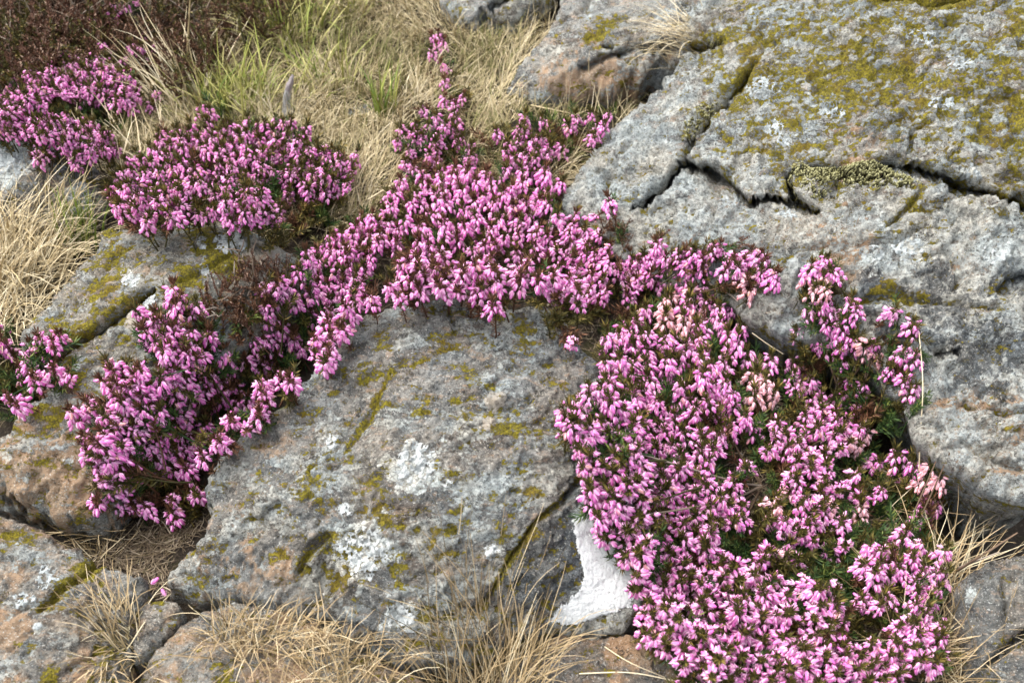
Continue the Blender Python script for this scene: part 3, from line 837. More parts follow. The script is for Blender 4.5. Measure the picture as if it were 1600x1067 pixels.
def mat_grass(name, cols, rough=0.65):
    b = NB(name)
    t, al = b.attr('tone'), b.attr('along')
    r = b.n('ShaderNodeValToRGB')
    b.put(r.inputs[0], t)
    els = r.color_ramp.elements
    els[0].position = 0.0; els[0].color = (*cols[0], 1)
    els[1].position = 1.0; els[1].color = (*cols[-1], 1)
    for k, c in enumerate(cols[1:-1]):
        e = els.new((k + 1) / (len(cols) - 1)); e.color = (*c, 1)
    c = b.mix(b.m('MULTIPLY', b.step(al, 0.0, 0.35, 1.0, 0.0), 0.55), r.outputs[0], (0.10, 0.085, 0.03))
    return b.color(c, rough)


M_PINK = mat_blossom('heather_pink', (0.91, 0.47, 0.76), (0.83, 0.25, 0.63), (0.58, 0.09, 0.39), 0.0)
M_PINK2 = mat_blossom('heather_pink_deep', (0.78, 0.37, 0.69), (0.66, 0.21, 0.55), (0.46, 0.09, 0.36), 0.0)
M_FADE = mat_blossom('heather_faded', (0.84, 0.52, 0.66), (0.80, 0.40, 0.54), (0.66, 0.22, 0.40), 0.35)
M_GREEN = mat_leafy('needles_green', (0.016, 0.040, 0.011), (0.045, 0.082, 0.020), (0.12, 0.145, 0.030))
M_OLIVE = mat_leafy('needles_olive', (0.032, 0.030, 0.008), (0.078, 0.068, 0.015), (0.17, 0.125, 0.03))
M_BROWN = mat_leafy('needles_brown', (0.045, 0.020, 0.010), (0.11, 0.05, 0.025), (0.21, 0.11, 0.06))
M_RUST = mat_leafy('needles_rust', (0.040, 0.020, 0.010), (0.105, 0.050, 0.025), (0.20, 0.11, 0.07))
M_PURPLE = mat_leafy('needles_dry', (0.055, 0.024, 0.014), (0.14, 0.065, 0.038), (0.31, 0.22, 0.16))
M_STEM = mat_leafy('woody_stem', (0.075, 0.048, 0.030), (0.13, 0.088, 0.058), (0.24, 0.20, 0.16), 0.85)
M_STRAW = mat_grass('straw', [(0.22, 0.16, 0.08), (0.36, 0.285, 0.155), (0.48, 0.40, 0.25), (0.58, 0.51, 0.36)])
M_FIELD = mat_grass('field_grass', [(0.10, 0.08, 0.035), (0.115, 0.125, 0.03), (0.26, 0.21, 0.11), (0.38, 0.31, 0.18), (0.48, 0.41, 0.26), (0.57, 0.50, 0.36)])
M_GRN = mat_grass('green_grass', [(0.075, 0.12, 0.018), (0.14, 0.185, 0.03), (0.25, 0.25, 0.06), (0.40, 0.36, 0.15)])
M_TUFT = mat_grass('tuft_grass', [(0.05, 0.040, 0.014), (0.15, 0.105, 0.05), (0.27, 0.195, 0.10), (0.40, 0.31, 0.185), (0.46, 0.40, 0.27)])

# ------------------------------------------------------------------ heather: bells, flower spikes, leafy shoots (shared meshes)
def frame(d):
    d = np.asarray(d, float); d = d / np.linalg.norm(d)
    a = np.array([0, 0, 1.0]) if abs(d[2]) < 0.9 else np.array([1.0, 0, 0])
    u = np.cross(a, d); u /= np.linalg.norm(u)
    return u, np.cross(d, u), d


class Geo:
    def __init__(self):
        self.V, self.Q, self.T, self.A = [], [], [], {'tone': [], 'along': [], 'piece': []}
        self.n = 0

    def add(self, V, Q=(), T=(), tone=0.5, along=0.5, piece=0.0):
        V = np.asarray(V, float)
        self.V.append(V)
        if len(Q): self.Q.append(np.asarray(Q) + self.n)
        if len(T): self.T.append(np.asarray(T) + self.n)
        for k, v in (('tone', tone), ('along', along), ('piece', piece)):
            self.A[k].append(np.broadcast_to(np.asarray(v, float), (len(V),)))
        self.n += len(V)

    def mesh(self, name, mat):
        me = make_mesh(name, np.concatenate(self.V), np.concatenate(self.Q) if self.Q else None, np.concatenate(self.T) if self.T else None,
                       {k: np.concatenate(v) for k, v in self.A.items()})
        me.materials.append(mat)
        return me

    def tube(self, pts, r0, r1, sides=4, **kw):
        pts = np.asarray(pts, float); n = len(pts); V = []
        for k in range(n):
            d = pts[min(k + 1, n - 1)] - pts[max(k - 1, 0)]
            u, v, _ = frame(d)
            r = r0 + (r1 - r0) * k / (n - 1)
            for s in range(sides):
                a = 2 * math.pi * s / sides
                V.append(pts[k] + r * (u * math.cos(a) + v * math.sin(a)))
        Q = [[k * sides + s, k * sides + (s + 1) % sides, (k + 1) * sides + (s + 1) % sides, (k + 1) * sides + s] for k in range(n - 1) for s in range(sides)]
        self.add(V, Q, **kw)


def add_bell(g, p, d, L, rng, tone):
    """One nodding urn-shaped bell: corolla, four sepals, dark anthers."""
    u, v, w = frame(d)
    prof = [(0.0, 0.10), (0.13, 0.175), (0.48, 0.225), (0.82, 0.185), (1.0, 0.10)]
    S = 6; V = []; al = []
    a0 = rng.random() * 6.28
    for z, r in prof:
        for s in range(S):
            a = a0 + 2 * math.pi * s / S
            V.append(p + L * (z * w + r * (u * math.cos(a) + v * math.sin(a)))); al.append(z)
    Q = [[k * S + s, k * S + (s + 1) % S, (k + 1) * S + (s + 1) % S, (k + 1) * S + s] for k in range(len(prof) - 1) for s in range(S)]
    g.add(V, Q, tone=tone, along=al, piece=0)
    for k in range(4):
        a = a0 + 0.4 + k * math.pi / 2
        o = u * math.cos(a) + v * math.sin(a); tdir = np.cross(w, o)
        fl = 0.31 + 0.20 * rng.random()
        V = [p + L * (0.02 * w + 0.10 * o), p + L * (0.26 * w + 0.30 * o + 0.085 * tdir), p + L * (0.26 * w + 0.30 * o - 0.085 * tdir), p + L * (0.64 * w + fl * o)]
        g.add(V, [[0, 1, 3, 2]], tone=tone, along=[0, .2, .2, .4], piece=1)
    V = [p + L * (1.0 * w + 0.07 * (u * math.cos(a) + v * math.sin(a))) for a in (0, 2.1, 4.2)] + [p + L * 1.20 * w + L * 0.05 * u]
    g.add(V, [], [[0, 1, 3], [1, 2, 3], [2, 0, 3]], tone=tone, along=1, piece=2)


def add_needle(g, p, d, L, wd, tone, curl=0.15):
    u, v, w = frame(d)
    a = random.random() * 6.28
    s = u * math.cos(a) + v * math.sin(a)
    m = p + w * L * 0.5
    g.add([p, m + s * wd, m - s * wd, p + w * L + np.array([0, 0, curl * L])], [[0, 1, 3, 2]], tone=tone, along=0.5)


def spike_templates(n, bells, L, length, bare=False):
    """Returns (stem-and-needles mesh, blossom mesh, bell placements) triples."""
    res = []
    for k in range(n):
        rng = np.random.default_rng(100 + k + int(bells) * 7)
        gs, gb, place = Geo(), Geo(), []
        bend = rng.normal(0, 0.10, 2)
        def at(z):
            return np.array([bend[0] * z * z / length, bend[1] * z * z / length, z])
        gs.tube([at(z) for z in np.linspace(-0.028, length, 6)], 0.0009, 0.0005, 3, tone=0.3)
        side = rng.random() * 6.28
        nb = int(bells * rng.uniform(0.8, 1.25))
        for i in range(nb):
            f = (i + 0.5) / nb
            z = length * (0.56 + 0.36 * f ** 0.9)
            az = i * 2.39996 + rng.normal(0, 0.35)
            if rng.random() < 0.35:
                az = side + rng.normal(0, 0.8)
            o = np.array([math.cos(az), math.sin(az), 0])
            out = rng.uniform(0.0028, 0.0058) * (1.35 - 0.75 * f) * L / 0.006
            p = at(z) + o * out + np.array([0, 0, rng.normal(0, 0.0008)])
            d = o * rng.uniform(0.25, 0.70) + np.array([0, 0, -1.0]) * rng.uniform(0.8, 1.1) + rng.normal(0, 0.12, 3)
            if f > 0.88: d = o * 0.9 + np.array([0, 0, rng.uniform(-0.8, 0.1)])
            sc = L * rng.uniform(0.86, 1.12) * (0.82 if f > 0.88 else 1)
            tone = float(np.clip(rng.normal(0.42, 0.24), 0, 1)) if rng.random() > 0.02 else 1.0
            add_bell(gb, p, d, sc, rng, tone)
            place.append((p, d, sc))
            gs.tube([at(z - 0.001), p + np.array([0, 0, 0.0006]), p], 0.0003, 0.0003, 3, tone=0.5)
        # needles below, between and in the tuft at the tip
        for i in range(34):
            z = length * rng.uniform(-0.25, 0.45); az = rng.random() * 6.28
            d = np.array([math.cos(az), math.sin(az), rng.uniform(0.1, 0.9)])
            add_needle(gs, at(z), d, rng.uniform(0.0045, 0.007), 0.00045, rng.random())
        for i in range(16 + int(rng.integers(0, 14))):
            z = length * rng.uniform(0.55, 1.0); az = rng.random() * 6.28
            d = np.array([math.cos(az), math.sin(az), rng.uniform(0.4, 1.4)])
            add_needle(gs, at(z), d, rng.uniform(0.0045, 0.007), 0.00045, rng.random())
        for i in range(30):
            az = rng.random() * 6.28
            d = np.array([math.cos(az) * 0.55, math.sin(az) * 0.55, rng.uniform(0.5, 1.1)])
            add_needle(gs, at(length * rng.uniform(0.92, 1.04)), d, rng.uniform(0.0045, 0.0085), 0.00055, rng.random())
        res.append((gs.mesh('flower_spike', M_OLIVE), gb.mesh('blossom', M_PINK), place))
    return res


def shoot_templates(n, length, needles, nl=0.0065, nw=0.0005, branchy=0):
    res = []
    for k in range(n):
        rng = np.random.default_rng(300 + k + needles)
        g = Geo()
        stems = [(np.zeros(3), np.array([0, 0, 1.0]), length)]
        for j in range(branchy):
            a = rng.random() * 6.28
            stems.append((np.array([0, 0, length * rng.uniform(0.25, 0.65)]), np.array([math.cos(a) * 0.7, math.sin(a) * 0.7, 0.9]), length * rng.uniform(0.3, 0.55)))
        for p0, d0, ln in stems:
            bend = rng.normal(0, 0.12, 2); d0 = d0 / np.linalg.norm(d0)
            def at(t):
                z = t * ln
                return p0 + d0 * z + np.array([bend[0], bend[1], 0]) * z * t
            g.tube([at(t) for t in np.linspace(-0.4 if ln == length else 0, 1, 5)], 0.0009, 0.0004, 3, tone=0.2)
            for i in range(int(needles * ln / length)):
                t = rng.uniform(0.12, 1.0) ** 0.8; az = i * 2.4 + rng.normal(0, 0.4)
                u, v, w = frame(d0)
                d = (u * math.cos(az) + v * math.sin(az)) * (1.0 if t < 0.93 else 0.5) + w * rng.uniform(0.35, 1.0)
                add_needle(g, at(t), d, nl * rng.uniform(0.7, 1.15), nw, rng.random())
        res.append(g.mesh('leafy_shoot', M_GREEN))
    return res


SPIKES = spike_templates(11, 21, 0.0061, 0.034)
SPIKES_SMALL = spike_templates(9, 22, 0.0049, 0.030)
SHOOTS = shoot_templates(7, 0.042, 100, 0.0070, 0.00055, 3)
SHOOTS_DRY = shoot_templates(5, 0.060, 90, 0.0034, 0.0006, 5)
BELLS = []
for k in range(5):
    g = Geo(); add_bell(g, np.zeros(3), np.array([0, 0, 1.0]), 1.0, np.random.default_rng(k), [0.15, 0.35, 0.5, 0.7, 0.9][k])
    BELLS.append(g.mesh('bell_flower', M_PINK))


def pose(p, axis, spin, sc):
    u, v, w = frame(axis)
    c, s = math.cos(spin), math.sin(spin)
    x = u * c + v * s; y = -u * s + v * c
    M = Matrix(((x[0] * sc, y[0] * sc, w[0] * sc, p[0]), (x[1] * sc, y[1] * sc, w[1] * sc, p[1]), (x[2] * sc, y[2] * sc, w[2] * sc, p[2]), (0, 0, 0, 1)))
    return M


def scatter(circles, polys, holes, gap, rng, tries=14):
    """Photograph points spread evenly over circles and polygons, leaving the holes free."""
    cand = []
    for cx, cy, r in circles:
        n = max(1, int(tries * (r / gap) ** 2 * 3.2))
        a = rng.random(n) * 6.2832; q = r * np.sqrt(rng.random(n)) * (0.9 if r > gap else 0.5)
        cand.append(np.c_[cx, cy]); cand.append(np.c_[cx + q * np.cos(a), cy + q * np.sin(a)])
    firsts = len(circles)
    for pl in polys:
        pl = np.array(pl, float); lo, hi = pl.min(0), pl.max(0)
        n = int(tries * np.prod(hi - lo) / gap ** 2)
        c = lo + rng.random((n, 2)) * (hi - lo)
        cand.append(c[poly_field(c, pl)[0]])
    c = np.concatenate(cand)
    order = rng.permutation(len(c)); c = c[order]
    for hx, hy, hr in holes:
        c = c[np.hypot(c[:, 0] - hx, c[:, 1] - hy) > hr]
    kept = np.zeros((0, 2))
    for p in c:
        if not len(kept) or np.min((kept[:, 0] - p[0]) ** 2 + (kept[:, 1] - p[1]) ** 2) > gap * gap:
            kept = np.r_[kept, p[None]]
    return kept


def set_mat(o, m):
    if m is not None and m is not o.data.materials[0]:
        o.material_slots[0].link = 'OBJECT'; o.material_slots[0].material = m


def heather(label, base, circles, polys=(), holes=(), green=(), H=0.05, gap=24, scale=1.0, small=False, pink=None, stemmat=None, greens=None,
            fade=(), bells=0, shoot_gap=24, seed=1, up=1.0, group='pink flowering heather among the rocks', branches=5, name='heather_bush', sag=0.014):
    rng = np.random.default_rng(seed)
    pink = pink or M_PINK
    T = SPIKES_SMALL if small else SPIKES
    pts = scatter(circles, polys, holes, gap, rng)
    pts = pts[:300]
    root3 = hit(np.array([base[0]]), np.array([base[1]]))[0]
    root = bpy.data.objects.new(name, None); COL.objects.link(root); root.empty_display_size = 0.02
    root.location = root3
    tag(root, label, 'heather', group)
    allp = pts
    def lift(p, k):
        if not len(allp): return np.full(len(p), H * 0.6)
        dens = np.array([np.sum(np.hypot(allp[:, 0] - a, allp[:, 1] - c) < gap * 3.2) for a, c in p])
        dm = np.clip(dens / 24.0, 0.1, 1) ** 0.6
        return H * (0.40 + 0.60 * dm) * k
    hc = lift(pts, rng.uniform(0.75, 1.15, len(pts)))
    pos = np.array([hit(np.array([p[0]]), np.array([p[1]]), h)[0] for p, h in zip(pts, hc)]) if len(pts) else np.zeros((0, 3))
    order = np.argsort(((pos - CAM) ** 2).sum(1)) if len(pos) else []
    single = set(order[:bells].tolist()) if bells else set()
    for k, p in enumerate(pos):
        o2 = p[:2] - root3[:2]; dn = np.linalg.norm(o2) + 1e-6
        out = o2 / dn * min(dn / 0.10, 1) * 0.32
        ax = np.array([out[0], out[1] - 0.12, up]) + rng.normal(0, 0.17, 3)
        sc = scale * rng.uniform(0.8, 1.15)
        w = ax / np.linalg.norm(ax)
        q = p - w * 0.026 * sc
        sm, bm, place = T[int(rng.integers(len(T)))]
        Mw = pose(q - root3, ax, rng.random() * 6.28, sc)
        so = link('flower_spike', sm, None, root); so.matrix_local = Mw
        if stemmat is not None: set_mat(so, stemmat if rng.random() < 0.7 else M_OLIVE)
        mt = pink
        for fx, fy, fr in fade:
            if np.hypot(pts[k, 0] - fx, pts[k, 1] - fy) < fr and rng.random() < 0.6:
                mt = M_FADE
        if k in single:
            for bp, bd, bs in place:
                bo = link('bell_flower', BELLS[int(rng.integers(5))], None, so)
                bo.matrix_local = pose(bp, bd, rng.random() * 6.28, bs)
                set_mat(bo, mt)
        else:
            bo = link('blossom', bm, None, so)
            set_mat(bo, mt)
    # leafy shoots fill the bush under and between the flowers
    greens = greens or [(M_GREEN, 0.5), (M_OLIVE, 0.35), (M_BROWN, 0.15)]
    gp = scatter(list(circles) + list(green) + [(x, y, r * 1.05) for x, y, r in holes], list(polys), [], shoot_gap, rng, 8)
    rng.shuffle(gp); gp = gp[:300]
    gh = lift(gp, rng.uniform(0.65, 0.98, len(gp))) - 0.004 if len(gp) else []
    for p, h in zip(gp, gh):
        P = hit(np.array([p[0]]), np.array([p[1]]), max(0.006, h))[0]
        o2 = P[:2] - root3[:2]; dn = np.linalg.norm(o2) + 1e-6
        out = o2 / dn * min(dn / 0.10, 1) * 0.7
        ax = np.array([out[0], out[1] - 0.15, up * 0.9]) + rng.normal(0, 0.33, 3)
        sc = scale * rng.uniform(0.75, 1.2)
        w = ax / np.linalg.norm(ax)
        so = link('leafy_shoot', SHOOTS[int(rng.integers(len(SHOOTS)))], None, root)
        so.matrix_local = pose(P - w * 0.036 * sc - root3, ax, rng.random() * 6.28, sc)
        r = rng.random(); acc = 0
        for m_, wt in greens:
            acc += wt
            if r < acc:
                set_mat(so, m_); break
    # woody branches from the root to the flowers
    if len(pos):
        for k in rng.choice(len(pos), min(branches, len(pos)), replace=False):
            e = pos[k] - np.array([0, 0, 0.022]) - root3
            g = Geo()
            mid = e * 0.5 + rng.normal(0, 0.008, 3) + np.array([0, 0, 0.004])
            ts = np.linspace(0, 1, 7)
            lp = np.array([(1 - t) ** 2 * np.array([0, 0, -0.004]) + 2 * t * (1 - t) * mid + t * t * e for t in ts])
            lp[:, 2] = np.maximum(lp[:, 2], surf(lp[:, 0] + root3[0], lp[:, 1] + root3[1]) - root3[2] + 0.003 * (ts > 0.1))
            g.tube(lp, 0.0012, 0.0006, 5, tone=float(rng.random()))
            link('branch', g.mesh('branch', M_STEM), None, root)
    return root


def dry_heather(label, base, circles, H, gap, mats, scale=1.0, seed=1, twigs=0):
    """Heather without flowers: branchlets with tiny dry leaves."""
    rng = np.random.default_rng(seed)
    root3 = hit(np.array([float(base[0])]), np.array([float(base[1])]))[0]
    root = bpy.data.objects.new('dormant_heather', None); COL.objects.link(root); root.location = root3
    tag(root, label, 'heather', 'flowerless brown heather')
    for p in scatter(circles, [], [], gap, rng, 10)[:300]:
        P = hit(np.array([p[0]]), np.array([p[1]]), H * rng.uniform(0.5, 1.1))[0]
        o2 = P[:2] - root3[:2]
        ax = np.array([o2[0] * 4, o2[1] * 4 - 0.1, 1.0]) + rng.normal(0, 0.3, 3)
        sc = scale * rng.uniform(0.75, 1.2); w = ax / np.linalg.norm(ax)
        so = link('leafy_shoot', SHOOTS_DRY[int(rng.integers(len(SHOOTS_DRY)))], None, root)
        so.matrix_local = pose(P - w * 0.05 * sc - root3, ax, rng.random() * 6.28, sc)
        set_mat(so, mats[int(rng.integers(len(mats)))])
    for k in range(twigs):
        c = circles[int(rng.integers(len(circles)))]
        P = hit(np.array([c[0] + rng.normal(0, c[2] * 0.5)]), np.array([c[1] + rng.normal(0, c[2] * 0.4)]), 0.004)[0]
        g = Geo(); p = P - root3; a_ = rng.random() * 6.28
        d = np.array([0.45 * math.cos(a_), 0.45 * math.sin(a_), 1.0]); L = H * rng.uniform(0.9, 1.5) / 6; pts = [p]
        for q in range(6):
            d = d + rng.normal(0, 0.22, 3); p = p + d / np.linalg.norm(d) * L; pts.append(p)
        g.tube(pts, 0.0013, 0.0004, 4, tone=float(rng.uniform(0.6, 1.0)))
        for q in (2, 3, 4):
            e = pts[q] + np.array([rng.normal(0, 1), rng.normal(0, 1), 0.9]) * L * 0.9
            g.tube([pts[q], 0.5 * (pts[q] + e) + rng.normal(0, 0.001, 3), e], 0.0007, 0.0003, 3, tone=float(rng.uniform(0.6, 1.0)))
        link('bare_twig', g.mesh('bare_twig', M_STEM), None, root)
    return root


# ------------------------------------------------------------------ the heather bushes
heather('large pink heather bush spilling over the front boulder and white crust', (1190, 760),
        [(1127, 495, 20), (1154, 519, 16), (1168, 552, 18), (1195, 566, 14), (1171, 580, 18), (1188, 606, 20), (1158, 650, 18), (1117, 684, 22), (1148, 795, 22), (1168, 818, 14), (1185, 866, 18),
         (1222, 859, 22), (1222, 822, 22), (1205, 788, 16), (1232, 774, 10), (1145, 750, 14), (1262, 920, 24), (1306, 909, 12), (1299, 963, 30), (1320, 1038, 20), (1160, 730, 12)],
        [[(995, 490), (1055, 458), (1120, 460), (1160, 520), (1140, 560), (1150, 640), (1140, 690), (1110, 730), (1130, 790), (1110, 860), (1160, 880), (1220, 900), (1260, 960), (1330, 1000), (1320, 1067), (1310, 1100), (1080, 1100),
          (1060, 1040), (1005, 985), (995, 935), (995, 900), (968, 860), (925, 800), (920, 745), (892, 700), (880, 650), (930, 595), (945, 535)]],
        [(1112, 545, 17), (1092, 500, 10), (1190, 645, 26), (1225, 740, 26), (1150, 850, 24), (1195, 830, 16), (1255, 860, 18), (1100, 655, 11), (1055, 690, 9), (1215, 880, 10), (1180, 1010, 9), (1010, 565, 9), (960, 720, 9), (1128, 765, 12), (1075, 945, 10), (1040, 840, 8)],
        [(1290, 860, 40), (1290, 1010, 30), (1220, 690, 30), (1140, 600, 30), (1200, 650, 30), (1235, 740, 34), (1260, 860, 40), (1150, 850, 30)], H=0.052, gap=19, scale=1.06, fade=[(1185, 580, 50), (1060, 480, 40), (1230, 830, 60)], bells=16, seed=5, shoot_gap=22, branches=6)
heather('round clump of pink heather at the foot of the huge boulder, beside the large bush', (1330, 700),
        [(1252, 593, 20), (1269, 606, 14), (1320, 596, 14), (1313, 617, 8), (1350, 606, 10), (1335, 633, 8), (1283, 640, 22), (1303, 657, 20), (1259, 670, 18), (1220, 679, 18), (1337, 684, 18), (1306, 691, 18), (1245, 701, 22), (1183, 676, 10),
         (1272, 737, 28), (1250, 752, 18), (1276, 798, 22), (1289, 771, 15), (1272, 835, 18), (1296, 859, 10), (1205, 705, 14), (1330, 738, 13), (1345, 775, 10), (1312, 765, 12), (1365, 715, 9), (1305, 822, 13), (1325, 850, 10), (1250, 790, 12), (1250, 880, 12)],
        green=[(1240, 630, 30), (1340, 640, 40), (1370, 660, 30), (1310, 730, 30), (1325, 800, 24), (1200, 640, 24)], H=0.045, gap=15.5, fade=[(1337, 684, 26), (1276, 798, 26), (1250, 701, 26)], seed=6, shoot_gap=24,
        greens=[(M_GREEN, 0.55), (M_OLIVE, 0.38), (M_BROWN, 0.07)])
heather('loose upright pink heather sprigs standing against the lower face of the huge boulder', (1330, 640),
        [(1272, 428, 18), (1299, 428, 12), (1279, 451, 15), (1289, 468, 12), (1266, 488, 6), (1245, 525, 12), (1306, 502, 16), (1326, 492, 18), (1320, 515, 16), (1286, 532, 16), (1310, 542, 12), (1340, 536, 16), (1367, 532, 12), (1370, 559, 12), (1310, 561, 8),
         (1244, 566, 7), (1395, 488, 7), (1428, 512, 11), (1407, 549, 7), (1426, 559, 9), (1390, 586, 10), (1421, 593, 9), (1426, 613, 8), (1286, 407, 8)],
        green=[(1280, 480, 24), (1270, 560, 40), (1340, 580, 40), (1390, 560, 34), (1410, 620, 30), (1380, 640, 30), (1330, 560, 30), (1250, 600, 30)], H=0.05, gap=13.5, scale=0.93, fade=[(1285, 455, 30), (1370, 545, 30)], seed=7, shoot_gap=21, sag=0.01,
        greens=[(M_GREEN, 0.25), (M_OLIVE, 0.5), (M_BROWN, 0.25)])
heather('sparse pink heather with much green foliage beside the dry grass at lower right', (1390, 960),
        [(1407, 720, 8), (1405, 735, 10), (1451, 751, 20), (1448, 788, 16), (1374, 766, 8), (1340, 798, 10), (1438, 822, 12), (1411, 838, 14), (1475, 862, 14), (1367, 876, 24), (1407, 882, 24), (1448, 910, 26), (1478, 903, 12), (1374, 936, 16), (1400, 933, 14),
         (1345, 938, 12), (1445, 957, 24), (1424, 990, 28), (1458, 994, 24), (1448, 1028, 22), (1363, 1014, 20), (1397, 1021, 18), (1367, 1048, 20), (1400, 1055, 18), (1420, 730, 6), (1425, 850, 14)],
        green=[(1390, 760, 36), (1330, 820, 30), (1350, 900, 40), (1430, 770, 24), (1390, 810, 40), (1330, 960, 40), (1440, 850, 26), (1390, 980, 40), (1320, 900, 30)], H=0.045, gap=15.5, fade=[(1451, 751, 24), (1340, 798, 20)], seed=8, shoot_gap=22,
        greens=[(M_GREEN, 0.55), (M_OLIVE, 0.35), (M_BROWN, 0.10)])
heather('wide band of pink heather arching along the top of the broad grey boulder', (770, 440),
        [(770, 480, 9), (905, 460, 24), (930, 450, 20), (895, 525, 9), (905, 475, 10), (625, 460, 14), (655, 462, 12)],
        [[(600, 310), (640, 265), (700, 255), (760, 270), (800, 258), (840, 275), (875, 270), (880, 290), (865, 320), (920, 335), (950, 370), (955, 400), (940, 440), (870, 455), (835, 450), (800, 435), (745, 462), (700, 450), (650, 465), (615, 462), (600, 430), (640, 405), (600, 390), (590, 350)]],
        [(605, 425, 20), (690, 385, 12), (735, 425, 12), (845, 420, 18), (720, 320, 12), (650, 345, 10), (800, 385, 12), (880, 425, 10), (760, 345, 8)],
        [(900, 490, 30), (870, 475, 30), (940, 500, 24), (700, 400, 40), (920, 420, 30)], H=0.055, gap=17.5, scale=0.98, stemmat=M_BROWN, seed=9, shoot_gap=22, branches=5, greens=[(M_GREEN, 0.2), (M_OLIVE, 0.4), (M_BROWN, 0.4)])
heather('pink heather clump in the gap at the upper left shoulder of the broad boulder', (480, 500),
        [(499, 411, 30), (530, 390, 24), (560, 365, 26), (590, 345, 18), (520, 438, 24), (547, 417, 26), (575, 395, 18), (550, 440, 22), (580, 465, 12), (547, 482, 18), (520, 470, 18), (490, 450, 16), (410, 451, 14), (452, 461, 20), (422, 488, 16), (482, 492, 12),
         (398, 539, 14), (418, 539, 16), (435, 522, 9), (466, 542, 9), (503, 546, 20), (520, 522, 16), (445, 586, 13), (449, 606, 10), (405, 569, 7), (435, 512, 10), (455, 530, 8), (380, 566, 7), (425, 575, 9), (365, 600, 8), (405, 633, 13), (418, 617, 11), (412, 600, 7), (388, 664, 5), (405, 657, 6), (430, 450, 12), (470, 430, 14)],
        green=[(450, 510, 30), (430, 560, 30), (400, 590, 30), (490, 510, 24), (380, 500, 24), (470, 480, 24), (380, 620, 20)], H=0.045, gap=14.5, scale=0.95, stemmat=M_BROWN, seed=10, shoot_gap=19, branches=0, greens=[(M_GREEN, 0.35), (M_OLIVE, 0.35), (M_BROWN, 0.3)])
heather('pink heather tips straggling across the stone between the arch and the large bush', (1080, 450),
        [(1077, 394, 14), (1090, 414, 14), (1104, 394, 14), (1127, 387, 11), (1131, 424, 11), (1158, 404, 18), (1181, 414, 16), (1171, 444, 14), (1198, 424, 12), (1208, 438, 7), (1077, 428, 14), (1087, 444, 16), (1090, 471, 13), (1030, 377, 13), (1002, 411, 16),
         (1016, 394, 12), (1043, 417, 16), (979, 407, 16), (982, 438, 16), (1050, 438, 14), (985, 470, 10), (955, 318, 5), (1020, 440, 14), (1060, 400, 12)],
        green=[(1120, 460, 30), (1150, 470, 20), (1000, 450, 40), (960, 470, 30), (970, 360, 16), (1050, 470, 20)], H=0.04, gap=13.5, scale=0.95, fade=[(1171, 444, 18), (1200, 425, 14)], stemmat=M_BROWN, seed=11, shoot_gap=21, greens=[(M_GREEN, 0.3), (M_OLIVE, 0.4), (M_BROWN, 0.3)])
heather('pink heather pouring down the gap between the slanting boulder and the broad boulder', (300, 640),
        [(270, 460, 12), (283, 475, 12), (219, 485, 11), (233, 498, 13), (260, 498, 18), (243, 519, 18), (290, 519, 14), (263, 539, 18), (236, 539, 13), (320, 529, 7), (307, 482, 6), (297, 552, 16), (337, 579, 18), (352, 552, 9), (330, 606, 12), (360, 585, 9), (280, 573, 13), (179, 576, 14), (182, 593, 15), (219, 579, 14),
         (209, 603, 16), (175, 620, 13), (192, 630, 15), (229, 617, 16), (263, 596, 18), (256, 617, 13), (297, 606, 16), (324, 606, 13), (273, 627, 16), (135, 640, 14), (118, 647, 7), (152, 644, 11), (182, 654, 15), (202, 647, 12), (236, 644, 20), (253, 650, 14), (283, 655, 15),
         (314, 667, 9), (347, 630, 13), (358, 664, 9), (374, 627, 15), (202, 674, 13), (226, 684, 16), (169, 687, 11), (142, 701, 16), (182, 697, 15), (209, 701, 13), (263, 687, 16), (290, 691, 16), (331, 691, 13), (347, 694, 7), (148, 714, 16), (175, 724, 16), (206, 710, 9),
         (250, 714, 18), (280, 712, 20), (250, 727, 14), (294, 731, 11), (314, 712, 9), (162, 744, 16), (182, 741, 12), (189, 761, 16), (169, 768, 13), (206, 771, 9), (142, 778, 13), (189, 788, 16), (206, 788, 12), (236, 793, 13), (266, 785, 7), (275, 801, 13), (304, 776, 13)],
        green=[(330, 560, 24), (330, 640, 24), (250, 760, 36), (290, 745, 24), (220, 740, 24), (320, 500, 20), (360, 650, 20), (350, 600, 20), (230, 660, 30)], H=0.05, gap=14, scale=0.98, stemmat=M_BROWN, seed=12, shoot_gap=19, bells=8, greens=[(M_GREEN, 0.4), (M_OLIVE, 0.35), (M_BROWN, 0.25)])
heather('dense rounded pink heather bush growing behind the slanting boulder, before the dry grass', (360, 300),
        [(320, 172, 16), (555, 240, 8), (330, 185, 12)],
        [[(165, 290), (200, 245), (250, 210), (290, 190), (330, 195), (390, 188), (430, 182), (478, 195), (490, 225), (550, 232), (558, 250), (540, 295), (500, 305), (490, 320), (460, 300), (430, 340), (395, 345), (300, 335), (285, 322), (270, 345), (210, 348), (165, 315)]],
        [(240, 283, 14), (312, 305, 20), (430, 300, 22), (405, 330, 9), (495, 285, 10), (345, 325, 9), (470, 255, 6), (290, 235, 6)],
        [(440, 345, 26), (480, 340, 24), (510, 320, 24), (520, 270, 20)], H=0.055, gap=13, scale=1.0, small=True, pink=M_PINK, seed=13, shoot_gap=19, branches=6, greens=[(M_GREEN, 0.2), (M_OLIVE, 0.55), (M_BROWN, 0.25)])
